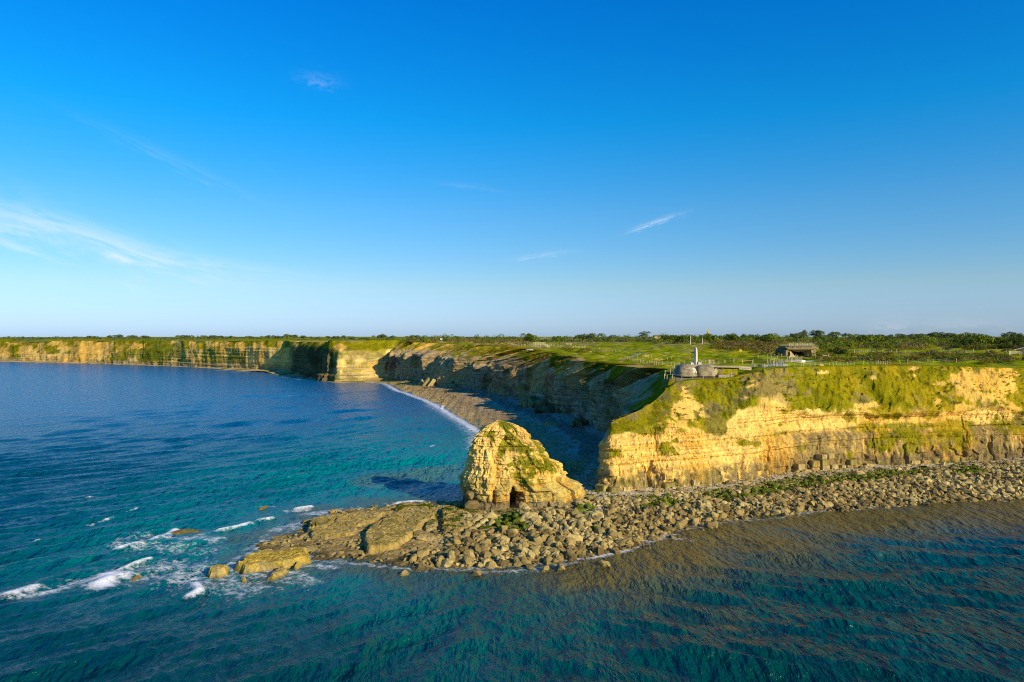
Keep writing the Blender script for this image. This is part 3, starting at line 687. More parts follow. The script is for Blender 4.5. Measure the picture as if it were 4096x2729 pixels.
alg = sstep(.02, .22, n2 + .35 * n1 + .15) * sstep(3, 7, cliffbase) * sstep(17, 11, cliffbase + 2 * n1) * sstep(2300, 2700, U); c = mixv(c, ALGAE * .8, alg * .9)
alg = sstep(-.2, .1, n2) * ellmask(U, V, (1950, 2080, 330, 42), .4 * n1); c = mixv(c, ALGAE * .6, alg * .8)
reef2 = sstep(6, -4, SX) * sstep(184, 174, SY)
c = mixv(c, TAN * .95, reef2 * .8 * sstep(-.5, .1, n2)); 
cr = np.abs(vnoise(SX / 1.5, SY / 1.9, SX * 0, 305)) + np.abs(vnoise(SX / 3.7 + 5, SY / 3.1, SX * 0, 306)) * .6
c = mixv(c, WET, reef2 * sstep(.26, .10, cr) * .85)
c = mixv(c, TAN * 1.2, ellmask(U, V, (1750, 2150, 140, 34), .3 * n2) * .8)
c = mixv(c, WET, sstep(.25, .05, SZ + .05 * n2) * .8)
bayb = sstep(215, 235, SY)
bc = mixv(np.array([.50, .35, .15]) * np.ones(SX.shape + (3,)), np.array([.62, .44, .18]), sstep(-.2, .3, n0 + n2)); bc = mixv(bc, np.array([.36, .26, .15]), sstep(5, 10, SD + 2 * n1) * .75)
bc = mixv(bc, np.array([.42, .38, .29]), sstep(20, 27, SD + 3 * n1) * .9); bc = mixv(bc, bc * .45, sstep(.2, .6, np.sin((SD + 2.5 * n1) / 4.2)) * sstep(10, 14, SD) * .8); bc = mixv(bc, bc * .6, sstep(.1, .5, n2) * .5); bc = mixv(bc, TAN * 1.3, sstep(520, 560, SY)); bc = mixv(bc, ALGAE, sstep(.1, .4, n2) * sstep(560, 580, SY) * .6)
c = mixv(c, bc, bayb)
o = mesh_obj('foreshore', np.stack([SX, SY, SZ], -1).reshape(-1, 3), grid_faces(*SX.shape, keep=((SD > -26)[:-1, :-1])), M['shore'], None, True, col=np.clip(c, 0, 1).reshape(-1, 3)); tag(o, kind='structure')
# narrow beach below the far cliffs
t_, B_ = LR[0], LR[1]
st_ = []
k_ = 9
for j in range(k_):
    q = B_.copy(); nb_ = LR[4]; off = -6 + 3.6 * j
    # seaward is minus the inland direction
    q[:, :2] = B_[:, :2] + nb_ * off
    st_.append(q)
Q = np.stack(st_, 1); jj = np.linspace(0, 1, k_)
SDQ = coast_d(Q[..., 0], Q[..., 1]); Q[..., 2] = np.where(SDQ > 0, 1.7 * (1 - np.exp(-SDQ / 9)), SDQ * .2) + .35 * fbm(Q[..., 0] / 6, Q[..., 1] / 6, None, 3, 321)
cc = mixv(np.array([.50, .37, .16]) * np.ones(Q.shape), ALGAE, sstep(.0, .35, fbm(Q[..., 0] / 14, Q[..., 1] / 8, None, 3, 323)) * .7)
ff = grid_faces(len(B_), k_)
if LR[4].shape and np.cross(Q[1, 1] - Q[0, 0], Q[0, 1] - Q[0, 0])[2] > 0: pass
o = mesh_obj('beach', Q.reshape(-1, 3), ff, M['shore'], None, True, col=cc.reshape(-1, 3)); tag(o, kind='structure')

# ------------------------------------------------------------------ sea
wx = axis(-165, 165, .5, -9000, 9000, 1.09); wy = np.concatenate([np.arange(-400, 60, 20.), np.arange(60, 235, .5)])
s = .5; y = wy[-1]; ex = []
while y < 14000:
    s *= 1.022 if y < 1500 else 1.2
    y += s; ex.append(y)
wy = np.concatenate([wy, ex])
WX, WY = np.meshgrid(wx, wy, indexing='ij')
CD = coast_d(WX, WY); 
FOAM = [  # photo polylines, half width in metres, strength
    ([(475, 2198), (540, 2183), (600, 2166), (660, 2140), (700, 2115)], 1.0, 1.1), ([(480, 2160), (540, 2140), (640, 2135)], 1.6, .45), ([(640, 2190), (740, 2165), (820, 2130), (870, 2125)], 1.4, .55), ([(880, 2126), (940, 2112), (1000, 2095)], .8, 1.0),
    ([(1035, 2085), (1090, 2076)], .7, .9), ([(465, 2285), (530, 2262), (600, 2240)], .6, 1.0), ([(410, 2340), (440, 2300), (470, 2300)], 2.2, 1.25), ([(300, 2330), (400, 2310), (460, 2295)], 2.2, .75), ([(20, 2390), (80, 2370), (150, 2352)], 1.2, .95), ([(60, 2385), (160, 2375), (280, 2345)], 1.5, .7),
    ([(760, 2390), (795, 2370), (780, 2345)], .9, 1.15), ([(760, 2345), (785, 2350)], .5, .9), ([(775, 2315), (790, 2318)], .7, .8), ([(1160, 2290), (1215, 2300), (1255, 2322)], .5, .8), ([(930, 2275), (1000, 2275), (1100, 2285), (1180, 2292)], 1.6, .62), ([(560, 2300), (700, 2310), (850, 2330), (1000, 2350)], 5.0, .52),
    ([(700, 2265), (810, 2250)], 2.2, .5), ([(480, 2180), (700, 2195), (830, 2200)], 3.5, .50), ([(1190, 2038), (1240, 2030)], 1.0, 1.1), ([(1140, 2045), (1230, 2040)], 1.2, .6), ([(1240, 2055), (1350, 2045)], 2.4, .7), ([(1100, 2120), (1210, 2090)], 2.5, .6),
    ([(560, 2270), (700, 2260), (820, 2280), (900, 2320)], 4.0, .54), ([(900, 2300), (1000, 2300), (1120, 2310), (1240, 2330)], 2.5, .5), ([(1180, 2270), (1240, 2262), (1330, 2272)], 1.6, .6), ([(1080, 2150), (1010, 2200), (930, 2262)], 2.2, .5), ([(600, 2150), (740, 2150), (860, 2160)], 2.5, .54), ([(820, 2308), (930, 2300)], 1.2, .7), ([(1940, 2290), (2100, 2280), (2300, 2250)], 1.3, .5), ([(2700, 2128), (2900, 2090), (3200, 2062)], .8, .45),
    ([(1560, 2028), (1600, 2014), (1690, 2010)], .8, .95), ([(365, 2092), (440, 2068)], .5, .75), ([(515, 2047), (545, 2040)], .3, .7), ([(145, 2170), (158, 2168)], .5, .9), ([(350, 1990), (360, 1987)], .5, .9), ([(1020, 2025), (1090, 2022)], .7, .55),
    ([(1800, 2275), (2000, 2268), (2200, 2252), (2290, 2238)], .9, .5), ([(2270, 2238), (2350, 2236), (2450, 2218), (2520, 2198)], .9, .8), ([(2500, 2205), (2600, 2165), (2690, 2140)], .7, .62), ([(2640, 2150), (2760, 2158)], 1.0, .5),
    ([(1930, 1738), (1870, 1700), (1800, 1658), (1742, 1622), (1692, 1598), (1640, 1580), (1570, 1556)], 2.6, .95), ([(1905, 1745), (1845, 1695), (1780, 1655), (1720, 1620)], 4.0, .55), ([(1900, 1800), (1890, 1750)], 3.5, .6), ([(1760, 1640), (1775, 1625), (1760, 1618)], .9, 1.2), ([(1570, 1558), (1555, 1545), (1530, 1535), (1450, 1528)], 2.4, .95), ([(1865, 1710), (1880, 1720)], 1.1, .9), ([(1720, 1785), (1735, 1780)], .5, .8),
    ([(1000, 1492), (900, 1483), (880, 1480)], 1.5, .9), ([(1130, 1508), (1180, 1513), (1200, 1520)], 1.5, .7), ([(260, 1455), (285, 1454)], 1., .9), ([(420, 1459), (440, 1458)], 1., .8), ([(1370, 1534), (1480, 1532)], 1.2, .7), ([(2350, 1985), (2380, 1992)], .1, .0),
    ([(1700, 2280), (1500, 2262), (1360, 2252), (1280, 2244)], 1.0, .55), ([(720, 1650 + 0), (726, 1650)], .5, .7), ([(1160, 1585), (1166, 1585)], .6, .8), ([(820, 1725), (830, 1724)], .6, .7), ([(1140, 1560), (1146, 1560)], .5, .7)]
foam = np.zeros_like(WX); crest = np.zeros_like(WX)
vis = (WY > 60)
for pl, hw, stn in FOAM:
    P = np.array([W(*p)[:2] for p in pl])
    m = (WX > P[:, 0].min() - 4 * hw) & (WX < P[:, 0].max() + 4 * hw) & (WY > P[:, 1].min() - 4 * hw) & (WY < P[:, 1].max() + 4 * hw)
    if not m.any(): continue
    d = polydist(WX[m], WY[m], P)
    foam[m] = np.maximum(foam[m], stn * np.exp(-(d / hw) ** 2 * .8))
    if stn >= .9 and hw < 2.6: crest[m] = np.maximum(crest[m], .55 * np.exp(-(d / (hw * 1.1)) ** 2))
edge = sstep(-3.5, -.4, CD) * (CD < 2) * .52 * sstep(-.2, .3, fbm(WX / 6, WY / 6, None, 3, 341)); foam = np.maximum(foam, edge)
# swell: directional components; crests swing round the point
wz = np.zeros_like(WX); r_ = np.random.default_rng(3)
dx_ = np.gradient(wx)[:, None] * np.ones((1, len(wy))); dy_ = np.ones((len(wx), 1)) * np.gradient(wy)[None, :]; sp = np.maximum(dx_, dy_)
wl_ = fbm(WX / 40, WY / 40, None, 3, 351) ; wl2 = fbm(WX / 34 + 9, WY / 34, None, 3, 353)
side = sstep(-10, 40, WX + (140 - WY) * .3)
for i in range(26):
    lam = 2.0 * (1.13 ** i); amp = .0175 * lam ** .82 * (1.0 if lam < 18 else .45)
    ph = r_.uniform(0, 6.28); da = r_.normal(0, .28 if lam > 6 else .5)
    k = 2 * math.pi / lam
    for ang, wgt in ((math.radians(-42) + da, 1 - side), (math.radians(-106) + da, side)):
        arg = k * (WX * math.cos(ang) + WY * math.sin(ang)) + ph + 1.3 * wl_ * min(3, lam / 3) + 1.1 * wl2
        wz += amp * wgt * (1 - 2 * np.abs(np.sin(arg / 2)) ** 1.0 * 1.0 + .27) * sstep(.5, .25, sp / lam) * .9
calm = .35 + .65 * sstep(0, -25, CD)
wz = wz * calm * (.6 + .5 * sstep(-.5, .5, fbm(WX / 30, WY / 22, None, 2, 357))) + crest
wz = wz * sstep(3, 0, CD)
DEEP = np.array([.000, .060, .108]); TEAL = np.array([.000, .220, .225]); BROWN = np.array([.120, .092, .008]); FAR_ = np.array([.000, .105, .26]); GRN = np.array([.000, .040, .036])
dsh = -CD
c = DEEP * np.ones(WX.shape + (3,)); c = mixv(c, FAR_, sstep(180, 420, WY)); c = mixv(c, GRN, sstep(165, 115, WY) * (.55 + .45 * sstep(-90, 0, WX)))
bayw = sstep(120, 0, np.hypot(WX + 10, (WY - 235) * .62) + 22 * fbm(WX / 30, WY / 30, None, 3, 361) ); c = mixv(c, TEAL, bayw * .95)
c = mixv(c, TEAL * .9, sstep(60, 0, np.hypot(WX + 62, (WY - 148) * 1.2) + 12 * fbm(WX / 12, WY / 12, None, 3, 362)) * .45)
sand = ellmask(PX(np.stack([WX, WY, WX * 0], -1))[0], PX(np.stack([WX, np.maximum(WY, 60), WX * 0], -1))[1], (1640, 1915, 260, 36, -8), .4 * fbm(WX / 12, WY / 12, None, 3, 363)); c = mixv(c, np.array([.09, .15, .12]), sand * .55)
c = mixv(c, BROWN, sstep(34, 3, dsh + 12 * fbm(WX / 10, WY / 10, None, 3, 365)) * sstep(196, 186, WY) * sstep(-4, 12, WX) * .9)  # shallow brown, spread wider to put cliff reflections into the water colour
c = mixv(c, BROWN * .8, sstep(9, 0, dsh + 4 * fbm(WX / 6, WY / 6, None, 3, 367)) * sstep(-.1, .1, WX + 5) * .0)
c = mixv(c, BROWN * .7, sstep(14, 0, dsh + 6 * fbm(WX / 5, WY / 5, None, 3, 369)) * sstep(200, 180, WY) * sstep(6, -4, WX) * .6)

m = material('sea_water'); T = m.node_tree; L = T.links
out = N(T, 'ShaderNodeOutputMaterial'); b = N(T, 'ShaderNodeBsdfPrincipled', inp={'Roughness': .22, 'IOR': 1.333, 'Specular IOR Level': .42, 'Specular Tint': (.55, .84, 1.0, 1)})
fo = N(T, 'ShaderNodeBsdfDiffuse', inp={'Color': (.80, .83, .85, 1)})
at = N(T, 'ShaderNodeAttribute', attribute_name='Col'); af = N(T, 'ShaderNodeAttribute', attribute_name='foam'); g = N(T, 'ShaderNodeNewGeometry')
L.new(at.outputs['Color'], b.inputs['Base Color'])
def noise(scale, vec, det=5, rough=.6, stretch=None, rot=0):
    mp = N(T, 'ShaderNodeMapping'); L.new(vec, mp.inputs[0]); mp.inputs['Rotation'].default_value = (0, 0, rot); mp.inputs['Scale'].default_value = stretch or (1, 1, 1)
    nz = N(T, 'ShaderNodeTexNoise', inp={'Scale': scale, 'Detail': det, 'Roughness': rough}); L.new(mp.outputs[0], nz.inputs['Vector']); return nz.outputs[0]
def mth(op, a, b_=None, c_=None):
    n = N(T, 'ShaderNodeMath', operation=op)
    for i, x in enumerate((a, b_, c_)):
        if x is None: continue
        if isinstance(x, (int, float)): n.inputs[i].default_value = x
        else: L.new(x, n.inputs[i])
    return n.outputs[0]
r1 = noise(.62, g.outputs['Position'], 4, .52, (1.35, .75, 1), math.radians(48))
r2 = noise(.16, g.outputs['Position'], 5, .6, (1.8, .5, 1), math.radians(40))
r3 = noise(2.6, g.outputs['Position'], 3, .6, (1.4, .6, 1), math.radians(50))
hgt = mth('ADD', mth('ADD', mth('MULTIPLY', r1, .85), mth('MULTIPLY', r2, 2.0)), mth('MULTIPLY', r3, .04))
bp = N(T, 'ShaderNodeBump', inp={'Strength': 1.0, 'Distance': 1.5}); L.new(hgt, bp.inputs['Height']); L.new(bp.outputs[0], b.inputs['Normal'])
fn = noise(.75, g.outputs['Position'], 9, .72, (1, 1, 1), .4); fn2 = noise(3.2, g.outputs['Position'], 6, .7)
fx = mth('ADD', mth('MULTIPLY', af.outputs['Fac'], 1.15), mth('ADD', mth('MULTIPLY', mth('SUBTRACT', fn, .5), 3.0), mth('MULTIPLY', mth('SUBTRACT', fn2, .5), 1.1)))
has = mth('GREATER_THAN', af.outputs['Fac'], .04)
mr = N(T, 'ShaderNodeMapRange', inp={'From Min': .42, 'From Max': 1.30}); L.new(fx, mr.inputs[0])
mx = N(T, 'ShaderNodeMixShader'); L.new(mth('MULTIPLY', mr.outputs[0], has), mx.inputs[0]); L.new(b.outputs[0], mx.inputs[1]); L.new(fo.outputs[0], mx.inputs[2]); L.new(mx.outputs[0], out.inputs[0])
M['sea'] = m
o = mesh_obj('sea', np.stack([WX, WY, wz], -1).reshape(-1, 3), grid_faces(*WX.shape), m, None, True, col=np.clip(c, 0, 1).reshape(-1, 3), attrs={'foam': foam}); tag(o, kind='structure')
# sea bed far below, so the ground closes under the water
tag(mesh_obj('seabed', [(-9000, -400, -9), (9000, -400, -9), (9000, 14000, -9), (-9000, 14000, -9)], [(0, 1, 2, 3)], M['soil']), kind='structure')

# ------------------------------------------------------------------ sea stack
def silh(rows, y):
    a = np.array(rows, float); i = np.argsort(a[:, 1]); return np.interp(y, a[i, 1], a[i, 0])
LEFT = [(1860, 2060), (1847, 2047), (1851, 2010), (1862, 1985), (1860, 1960), (1849, 1940), (1852, 1906), (1864, 1870), (1872, 1850), (1876, 1810), (1883, 1785), (1895, 1762), (1913, 1740), (1940, 1712), (1960, 1698), (1980, 1686)]
RIGHT = [(2350, 2060), (2345, 2030), (2338, 2000), (2326, 1975), (2322, 1960), (2316, 1940), (2285, 1928), (2264, 1912), (2258, 1890), (2248, 1866), (2240, 1856), (2212, 1846), (2196, 1822), (2182, 1812), (2176, 1790), (2166, 1772), (2140, 1766), (2120, 1738), (2092, 1716), (2050, 1697), (2010, 1687)]
nz_, na_ = 150, 620
ZT = 19.9; D0 = 171.0
zz = np.linspace(-1.5, ZT, nz_) ; aa = np.linspace(0, 2 * math.pi, na_, endpoint=False)
rows_y = HOR + (H - zz) / (D0 + 1.5) * F
xl = (silh(LEFT, rows_y) - 2048) / F * (D0 + 1.5); xr = (silh(RIGHT, rows_y) - 2048) / F * (D0 + 1.5)
xl = smooth1(xl, 1); xr = smooth1(xr, 1)
hw_ = (xr - xl) / 2; cxz = (xr + xl) / 2
hz = np.clip(zz / ZT, 0, 1)
thick = 8.2 * (1 - hz ** 1.5) + 1.2 * (1 - hz ** 8) + .05
cap_ = np.sqrt(np.clip((ZT - zz) / 1.6, 0, 1)); hw_ = hw_ * np.where(ZT - zz < 1.6, .45 + .55 * cap_, 1); hw_[-1] = .2; thick[-1] = .05
cyz = D0 + 1.5 + 1.8 * hz
ZZ, AA = np.meshgrid(zz, aa, indexing='ij')
ex = 2.0 / 2.7
ca_, sa_ = np.cos(AA), np.sin(AA)
rx_ = np.sign(ca_) * np.abs(ca_) ** ex; ry_ = np.sign(sa_) * np.abs(sa_) ** ex
nxa, nya = ca_ / np.hypot(ca_, sa_), sa_
Xs = cxz[:, None] + hw_[:, None] * rx_; Ys = cyz[:, None] + thick[:, None] * ry_ * (1 - .25 * (rx_ > 0) * np.abs(rx_) * 0)
# the right shoulder leans back
Sarc = AA * 16
Dp = .7 * fbm(Xs / 5, Ys / 5, ZZ / 7, 4, 401) - .25 + .34 * fbm(ZZ * 1.5, Sarc / 40, None, 3, 403) + .22 * np.where(vnoise(ZZ * 2.6, Sarc / 60, ZZ * 0, 399) > .1, 1, -.3)
lowS = sstep(8.2, 7.0, ZZ + .5 * fbm(Xs / 6, Ys / 6, None, 2, 404))
r, e = blocks(Sarc + 1.2 * fbm(Sarc / 5, ZZ / 4, None, 2, 405), ZZ + .4 * fbm(Xs / 5, Ys / 5, ZZ / 5, 2, 406), 2.5, 3.2, 407); Dp += lowS * ((r - .35) * 1.2 - .22 * sstep(.25, 0, e))
r, e = blocks(Sarc + .8 * fbm(Sarc / 3, ZZ / 3, None, 2, 408), ZZ, .75, .9, 409); Dp += (1 - lowS) * (r - .5) * .42
Dp += .22 * fbm(Xs / .8, Ys / .8, ZZ / .6, 3, 410) + .35 * sstep(.15, .35, np.abs(vnoise(Sarc / 3.1, ZZ / 9, ZZ * 0, 412))) - .2
Dp += .35 * sstep(6.6, 7.4, ZZ) * sstep(8.0, 7.0, ZZ)
PUs = 2048 + Xs / Ys * F; PVs = HOR + (H - ZZ) / Ys * F
frontm = sstep(.1, -.3, ry_)
Dp *= np.clip((ZT - ZZ) / 2.5, .1, 1)
cave = np.exp(-(((PUs - 2050) / 13) ** 4 + ((PVs - 2018) / 40) ** 4)) + .7 * np.exp(-(((PUs - 2075) / 17) ** 4 + ((PVs - 1992) / 18) ** 4)) + .25 * np.exp(-(((PUs - 1978) / 6) ** 2 + ((PVs - 1985) / 30) ** 4)) + .3 * np.exp(-(((PUs - 1878) / 7) ** 2 + ((PVs - 1968) / 14) ** 2)) + .5 * np.exp(-(((PUs - 2052) / 7) ** 2 + ((PVs - 1965) / 12) ** 2))
cave *= frontm
Xn = Xs + nxa * Dp; Yn = Ys + nya * Dp + cave * 6.5; Zn = ZZ + .12 * fbm(Xs, Ys, ZZ, 2, 411)
w1 = fbm(Xs / 2.6, Ys / 2.6, ZZ / 2.6, 4, 421); w2 = fbm(Xs / .9, Ys / .9, ZZ / .9, 3, 423); w3 = fbm(Xs / 8, Ys / 8, ZZ / 5, 3, 425)
c = mixv(CREAM * np.ones(Xs.shape + (3,)), OCHRE, np.clip(.12 + .6 * w3 + .4 * fbm(ZZ * 1.3, Sarc / 30, None, 3, 427), 0, 1) * .7)
c = mixv(c, OCHRE, ellmask(PUs, PVs, (1985, 1870, 24, 50), .4 * w1) * .45)
c = mixv(c, mixv(OLIVE * 1.6, OCHRE * .55, sstep(-.3, .3, w1)), sstep(7.6, 6.6, ZZ + .7 * w1) * .62)
c = mixv(c, mixv(GREYB * .9, DARKR, sstep(-.2, .3, w1)), sstep(2.9, 2.2, ZZ + .35 * w1 + (PUs - 2150) * .001) * .92)
c = mixv(c, CREAM * .85, sstep(.3, .5, fbm(ZZ * 2, Sarc / 12, None, 2, 429)) * sstep(2.5, 4, ZZ) * sstep(2100, 2200, PUs) * .4)
g = np.zeros_like(Xs); wob = .7 * w1 + .5 * w2
for e_ in ((2025, 1710, 34, 22, 35), (2050, 1735, 26, 22, 30), (1968, 1755, 14, 24), (1960, 1740, 30, 16), (2010, 1790, 20, 40, 10), (2060, 1780, 60, 36, 30), (2100, 1800, 40, 22, 20), (2150, 1770, 34, 10, 40), (2200, 1855, 60, 26, 35), (2180, 1870, 60, 30), (2085, 1870, 40, 30, 40), (2080, 1910, 50, 18, 30), (2120, 1890, 40, 26), (2155, 1925, 10, 14), (2040, 1860, 16, 10), (2110, 1845, 50, 20, 20), (2165, 1800, 16, 30, -30)):
    g = np.maximum(g, ellmask(PUs, PVs, e_, wob))
c = mixv(c, mixv(GRASS * .95, GRASSD, sstep(-.1, .3, w2)), g * frontm * .85 * sstep(-.85, -.35, w2 + .4 * w1) * 1.1)
c = mixv(c, GRASS * .8, sstep(.1, .3, w1) * sstep(.5, .8, hz[:, None]) * (1 - frontm) * .8)
c = mixv(c, ALGAE * 1.2, sstep(.75, .3, ZZ + .3 * w1) * .7)
v = np.stack([Xn, Yn, Zn], -1).reshape(-1, 3)
ii = np.arange(nz_ - 1)[:, None] * na_; j0 = np.arange(na_)[None, :]; j1 = (j0 + 1) % na_
fq = np.stack([ii + j0, ii + j1, ii + na_ + j1, ii + na_ + j0], -1).reshape(-1, 4)
o = mesh_obj('sea_stack', v, fq, M['stack'], None, False, col=np.clip(c, 0, 1).reshape(-1, 3))
tag(o, 'tall layered yellow limestone sea stack with grass tufts and a dark cave at its foot', 'sea stack')
# dark ledge rocks under the stack and the tip of the cliff
def rock_mesh(name, rx, ry, rz, seed, sub=3, mat=None, rough=.22, flat=.0, square=2.6):
    bm = bmesh.new(); bmesh.ops.create_icosphere(bm, subdivisions=sub, radius=1.0)
    P = np.array([v.co[:] for v in bm.verts])
    q = P / (np.abs(P) ** square).sum(1)[:, None] ** (1 / square)
    n = fbm(P[:, 0] * 1.3 + seed * 7.1, P[:, 1] * 1.3, P[:, 2] * 1.3 + seed, 4, seed)
    q = q * (1 + rough * n)[:, None] + .0
    rr = np.random.default_rng(seed)
    for _ in range(5):    # facet cuts
        d = rr.normal(size=3); d /= np.linalg.norm(d); h = rr.uniform(.72, .95)
        t = q @ d; q = q - np.clip(t - h, 0, None)[:, None] * d[None] * .85
    q = q * np.array([rx, ry, rz])
    for v, a in zip(bm.verts, q): v.co = a
    me = bpy.data.meshes.new(name); bm.to_mesh(me); bm.free()
    if mat: me.materials.append(mat)
    return me

# ------------------------------------------------------------------ great slabs of the reef
def slab(label, poly, h, mat_c, seed, zb=-.4, moss=0.0, tilt=(0, 0), cat='rock slab', group=None, name='rock_slab', z_at=1.0):
    P = np.array([W(*p, z_at)[:2] for p in poly]); x0, y0 = P.min(0) - .8; x1, y1 = P.max(0) + .8
    st = max(.16, min(.3, (x1 - x0) / 50)); ax = np.arange(x0, x1, st); ay = np.arange(y0, y1, st)
    X, Y = np.meshgrid(ax, ay, indexing='ij')
    s_ = polydist(X, Y, P, True); s_ = np.where(inside(X, Y, P), s_, -s_) + .55 * fbm(X / 2.2, Y / 2.2, None, 3, seed)
    cx, cy = P.mean(0)
    n = fbm(X / 2.5, Y / 2.5, None, 4, seed + 1); n2 = fbm(X / .8, Y / .8, None, 3, seed + 2)
    top_ = h * (1 + .14 * n) + .10 * n2 + tilt[0] * (X - cx) + tilt[1] * (Y - cy)
    crk = np.abs(vnoise(X / 4.2 + seed, Y / 3.3, X * 0, seed + 3)); top_ -= .45 * sstep(.05, .0, crk)
    n4 = fbm(X / .35, Y / .35, None, 2, seed + 5); top_ += .07 * n4; stp = np.floor((top_ + .5 * n) / .35) * .35; top_ = top_ * .55 + (stp - .5 * n) * .45
    pit = sstep(.38, .5, n4 + .5 * n2); top_ -= .18 * pit
    Z = zb + (np.maximum(top_, .15) - zb) * sstep(-.15, .75, s_) ** .6
    c = mixv(mat_c * np.ones(X.shape + (3,)), mat_c * .62, sstep(-.1, .5, n2 + n * .5) * .55)
    c = mixv(c, mat_c * .5, sstep(.06, .0, crk) * .7); c = mixv(c, mat_c * .55, pit * .5); c = mixv(c, np.array([.30, .25, .13]), sstep(.0, .5, fbm(X / 3.5, Y / 1.6, None, 4, seed + 9)) * .6)
    c = mixv(c, ALGAE * .55, moss * sstep(-.25 , .15, n + .5 * n2) * sstep(.3, .9, s_))
    c = mixv(c, WET, sstep(.28, .12, Z) * .6)
    f = grid_faces(*X.shape, keep=(s_ > -.9)[:-1, :-1])
    used = np.unique(f); remap = -np.ones(X.size, int); remap[used] = np.arange(len(used))
    V_ = np.stack([X - cx, Y - cy, Z], -1).reshape(-1, 3)[used]
    o = mesh_obj(name, V_, remap[f], M['stack'], None, False, col=np.clip(c, 0, 1).reshape(-1, 3)[used])
    o.location = (cx, cy, 0); tag(o, label, cat, group); return o
SB = np.array([.43, .315, .085])
SLABS = [
 ('broad buff rock slab on the reef with a steep front face left of the sea stack', [(1437, 2150), (1470, 2202), (1590, 2188), (1640, 2152), (1690, 2105), (1746, 2072), (1716, 2032), (1640, 2030), (1580, 2050), (1502, 2093)], 2.3, SB, .25),
 ('long buff rock shelf behind and left of the broad reef slab', [(1240, 2078), (1225, 2118), (1245, 2150), (1300, 2160), (1419, 2136), (1437, 2105), (1502, 2087), (1544, 2050), (1443, 2054), (1354, 2060)], 1.7, SB, .12),
 ('small mossy rock shelf at the left end of the reef', [(1228, 2096), (1240, 2118), (1300, 2116), (1336, 2098), (1330, 2080), (1270, 2080)], 2.2, SB * .92, .5),
 ('weed covered table rock with a vertical front edge at the foot of the sea stack', [(1755, 2075), (1756, 2118), (1820, 2122), (1872, 2120), (1897, 2094), (1880, 2055), (1820, 2030), (1770, 2036)], 1.9, SB * .9, 1.0),
 ('squat dark topped block between the broad slab and the table rock', [(1696, 2098), (1702, 2120), (1752, 2120), (1755, 2092), (1735, 2074), (1708, 2080)], 1.7, SB * .9, .7),
 ('flat weedy rock shelf directly left of the sea stack', [(1560, 2036), (1600, 2072), (1690, 2062), (1745, 2062), (1750, 2028), (1690, 2014), (1600, 2018)], 1.3, SB * .7, 1.0),
 ('dark green rock shelf under the left foot of the sea stack', [(1760, 2030), (1780, 2055), (1900, 2062), (2010, 2070), (2030, 2050), (1960, 2040), (1850, 2025)], 1.3, SB * .6, 1.0),
 ('cracked mossy rock step in front of the cave in the sea stack', [(1905, 2075), (1890, 2110), (1925, 2130), (2010, 2112), (2050, 2092), (2040, 2068), (1970, 2062)], 1.6, SB * .7, 1.0),
 ('green crusted ledge below the right foot of the sea stack', [(2110, 2066), (2140, 2078), (2240, 2062), (2330, 2030), (2400, 2010), (2380, 1996), (2300, 2008), (2200, 2040)], .9, SB * .75, .55),
 ('pale layered ledge running along the foot of the headland tip', [(2330, 2020), (2350, 2036), (2440, 2018), (2520, 1996), (2600, 1978), (2590, 1964), (2500, 1972), (2400, 1984)], 1.9, CREAM * .85, .1),
 ('long yellow rock islet awash at the seaward end of the reef', [(930, 2262), (976, 2276), (1040, 2270), (1101, 2266), (1180, 2252), (1238, 2232), (1240, 2196), (1200, 2192), (1130, 2208), (1060, 2206), (1011, 2222)], 2.1, np.array([.50, .36, .06]), .18),
 ('boat shaped yellow rock standing alone beyond the long islet', [(822, 2296), (836, 2302), (880, 2298), (917, 2286), (914, 2266), (860, 2268), (826, 2276)], 1.5, np.array([.50, .36, .06]), .0),
 ('thin yellow rock fin breaking the foam left of the islets', [(525, 2309), (545, 2306), (575, 2294), (570, 2290), (545, 2297)], .7, np.array([.50, .36, .06]), 0),
 ('low slanting rock in open water above the reef end', [(1036, 2030), (1060, 2028), (1075, 2018), (1070, 2013), (1050, 2022)], .9, np.array([.44, .30, .07]), 0),
 ('rock lump beside the islet nearest the camera with surf round it', [(1072, 2308), (1090, 2312), (1150, 2290), (1158, 2276), (1120, 2272), (1098, 2284)], 1.1, np.array([.50, .36, .06]), .1),
 ('rounded boulder wedged against the near side of the yellow islet', [(1165, 2272), (1185, 2278), (1200, 2262), (1216, 2248), (1200, 2244), (1180, 2252)], 1.3, np.array([.46, .34, .07]), .3),
 ('small rock pair between the boat shaped rock and the islet surf', [(955, 2316), (968, 2322), (992, 2322), (990, 2308), (972, 2310)], .8, np.array([.46, .34, .07]), .0),
 ('awash rock ledge inside the breaking wave left of the reef', [(660, 2135), (700, 2128), (790, 2122), (808, 2116), (770, 2112), (700, 2120)], .32, np.array([.30, .22, .07]), 0),
 ('narrow awash rock ledge just below the breaking wave', [(735, 2160), (765, 2156), (790, 2142), (775, 2140), (745, 2150)], .30, np.array([.30, .22, .07]), 0),
 ('flat islet of three low rocks off the left tip of the reef', [(1200, 2084), (1210, 2094), (1260, 2090), (1275, 2078), (1240, 2074)], .5, np.array([.40, .29, .08]), 0),
 ('splashed rock beside the white burst behind the reef', [(1310, 2048), (1320, 2054), (1355, 2044), (1350, 2036), (1325, 2040)], .7, np.array([.46, .32, .07]), 0),
 ('pale flat rock awash in the near channel of the reef', [(1590, 2290), (1600, 2296), (1640, 2292), (1640, 2280), (1612, 2278)], .9, np.array([.50, .38, .12]), 0),
]
for i, (lb, pl, h, cc_, ms) in enumerate(SLABS):
    slab(lb, pl, h * (.72 if i < 11 else .9), cc_ * np.array([.88, .88, 1.0]), 500 + i * 7, moss=min(1, ms * 1.3), z_at=h * .4)
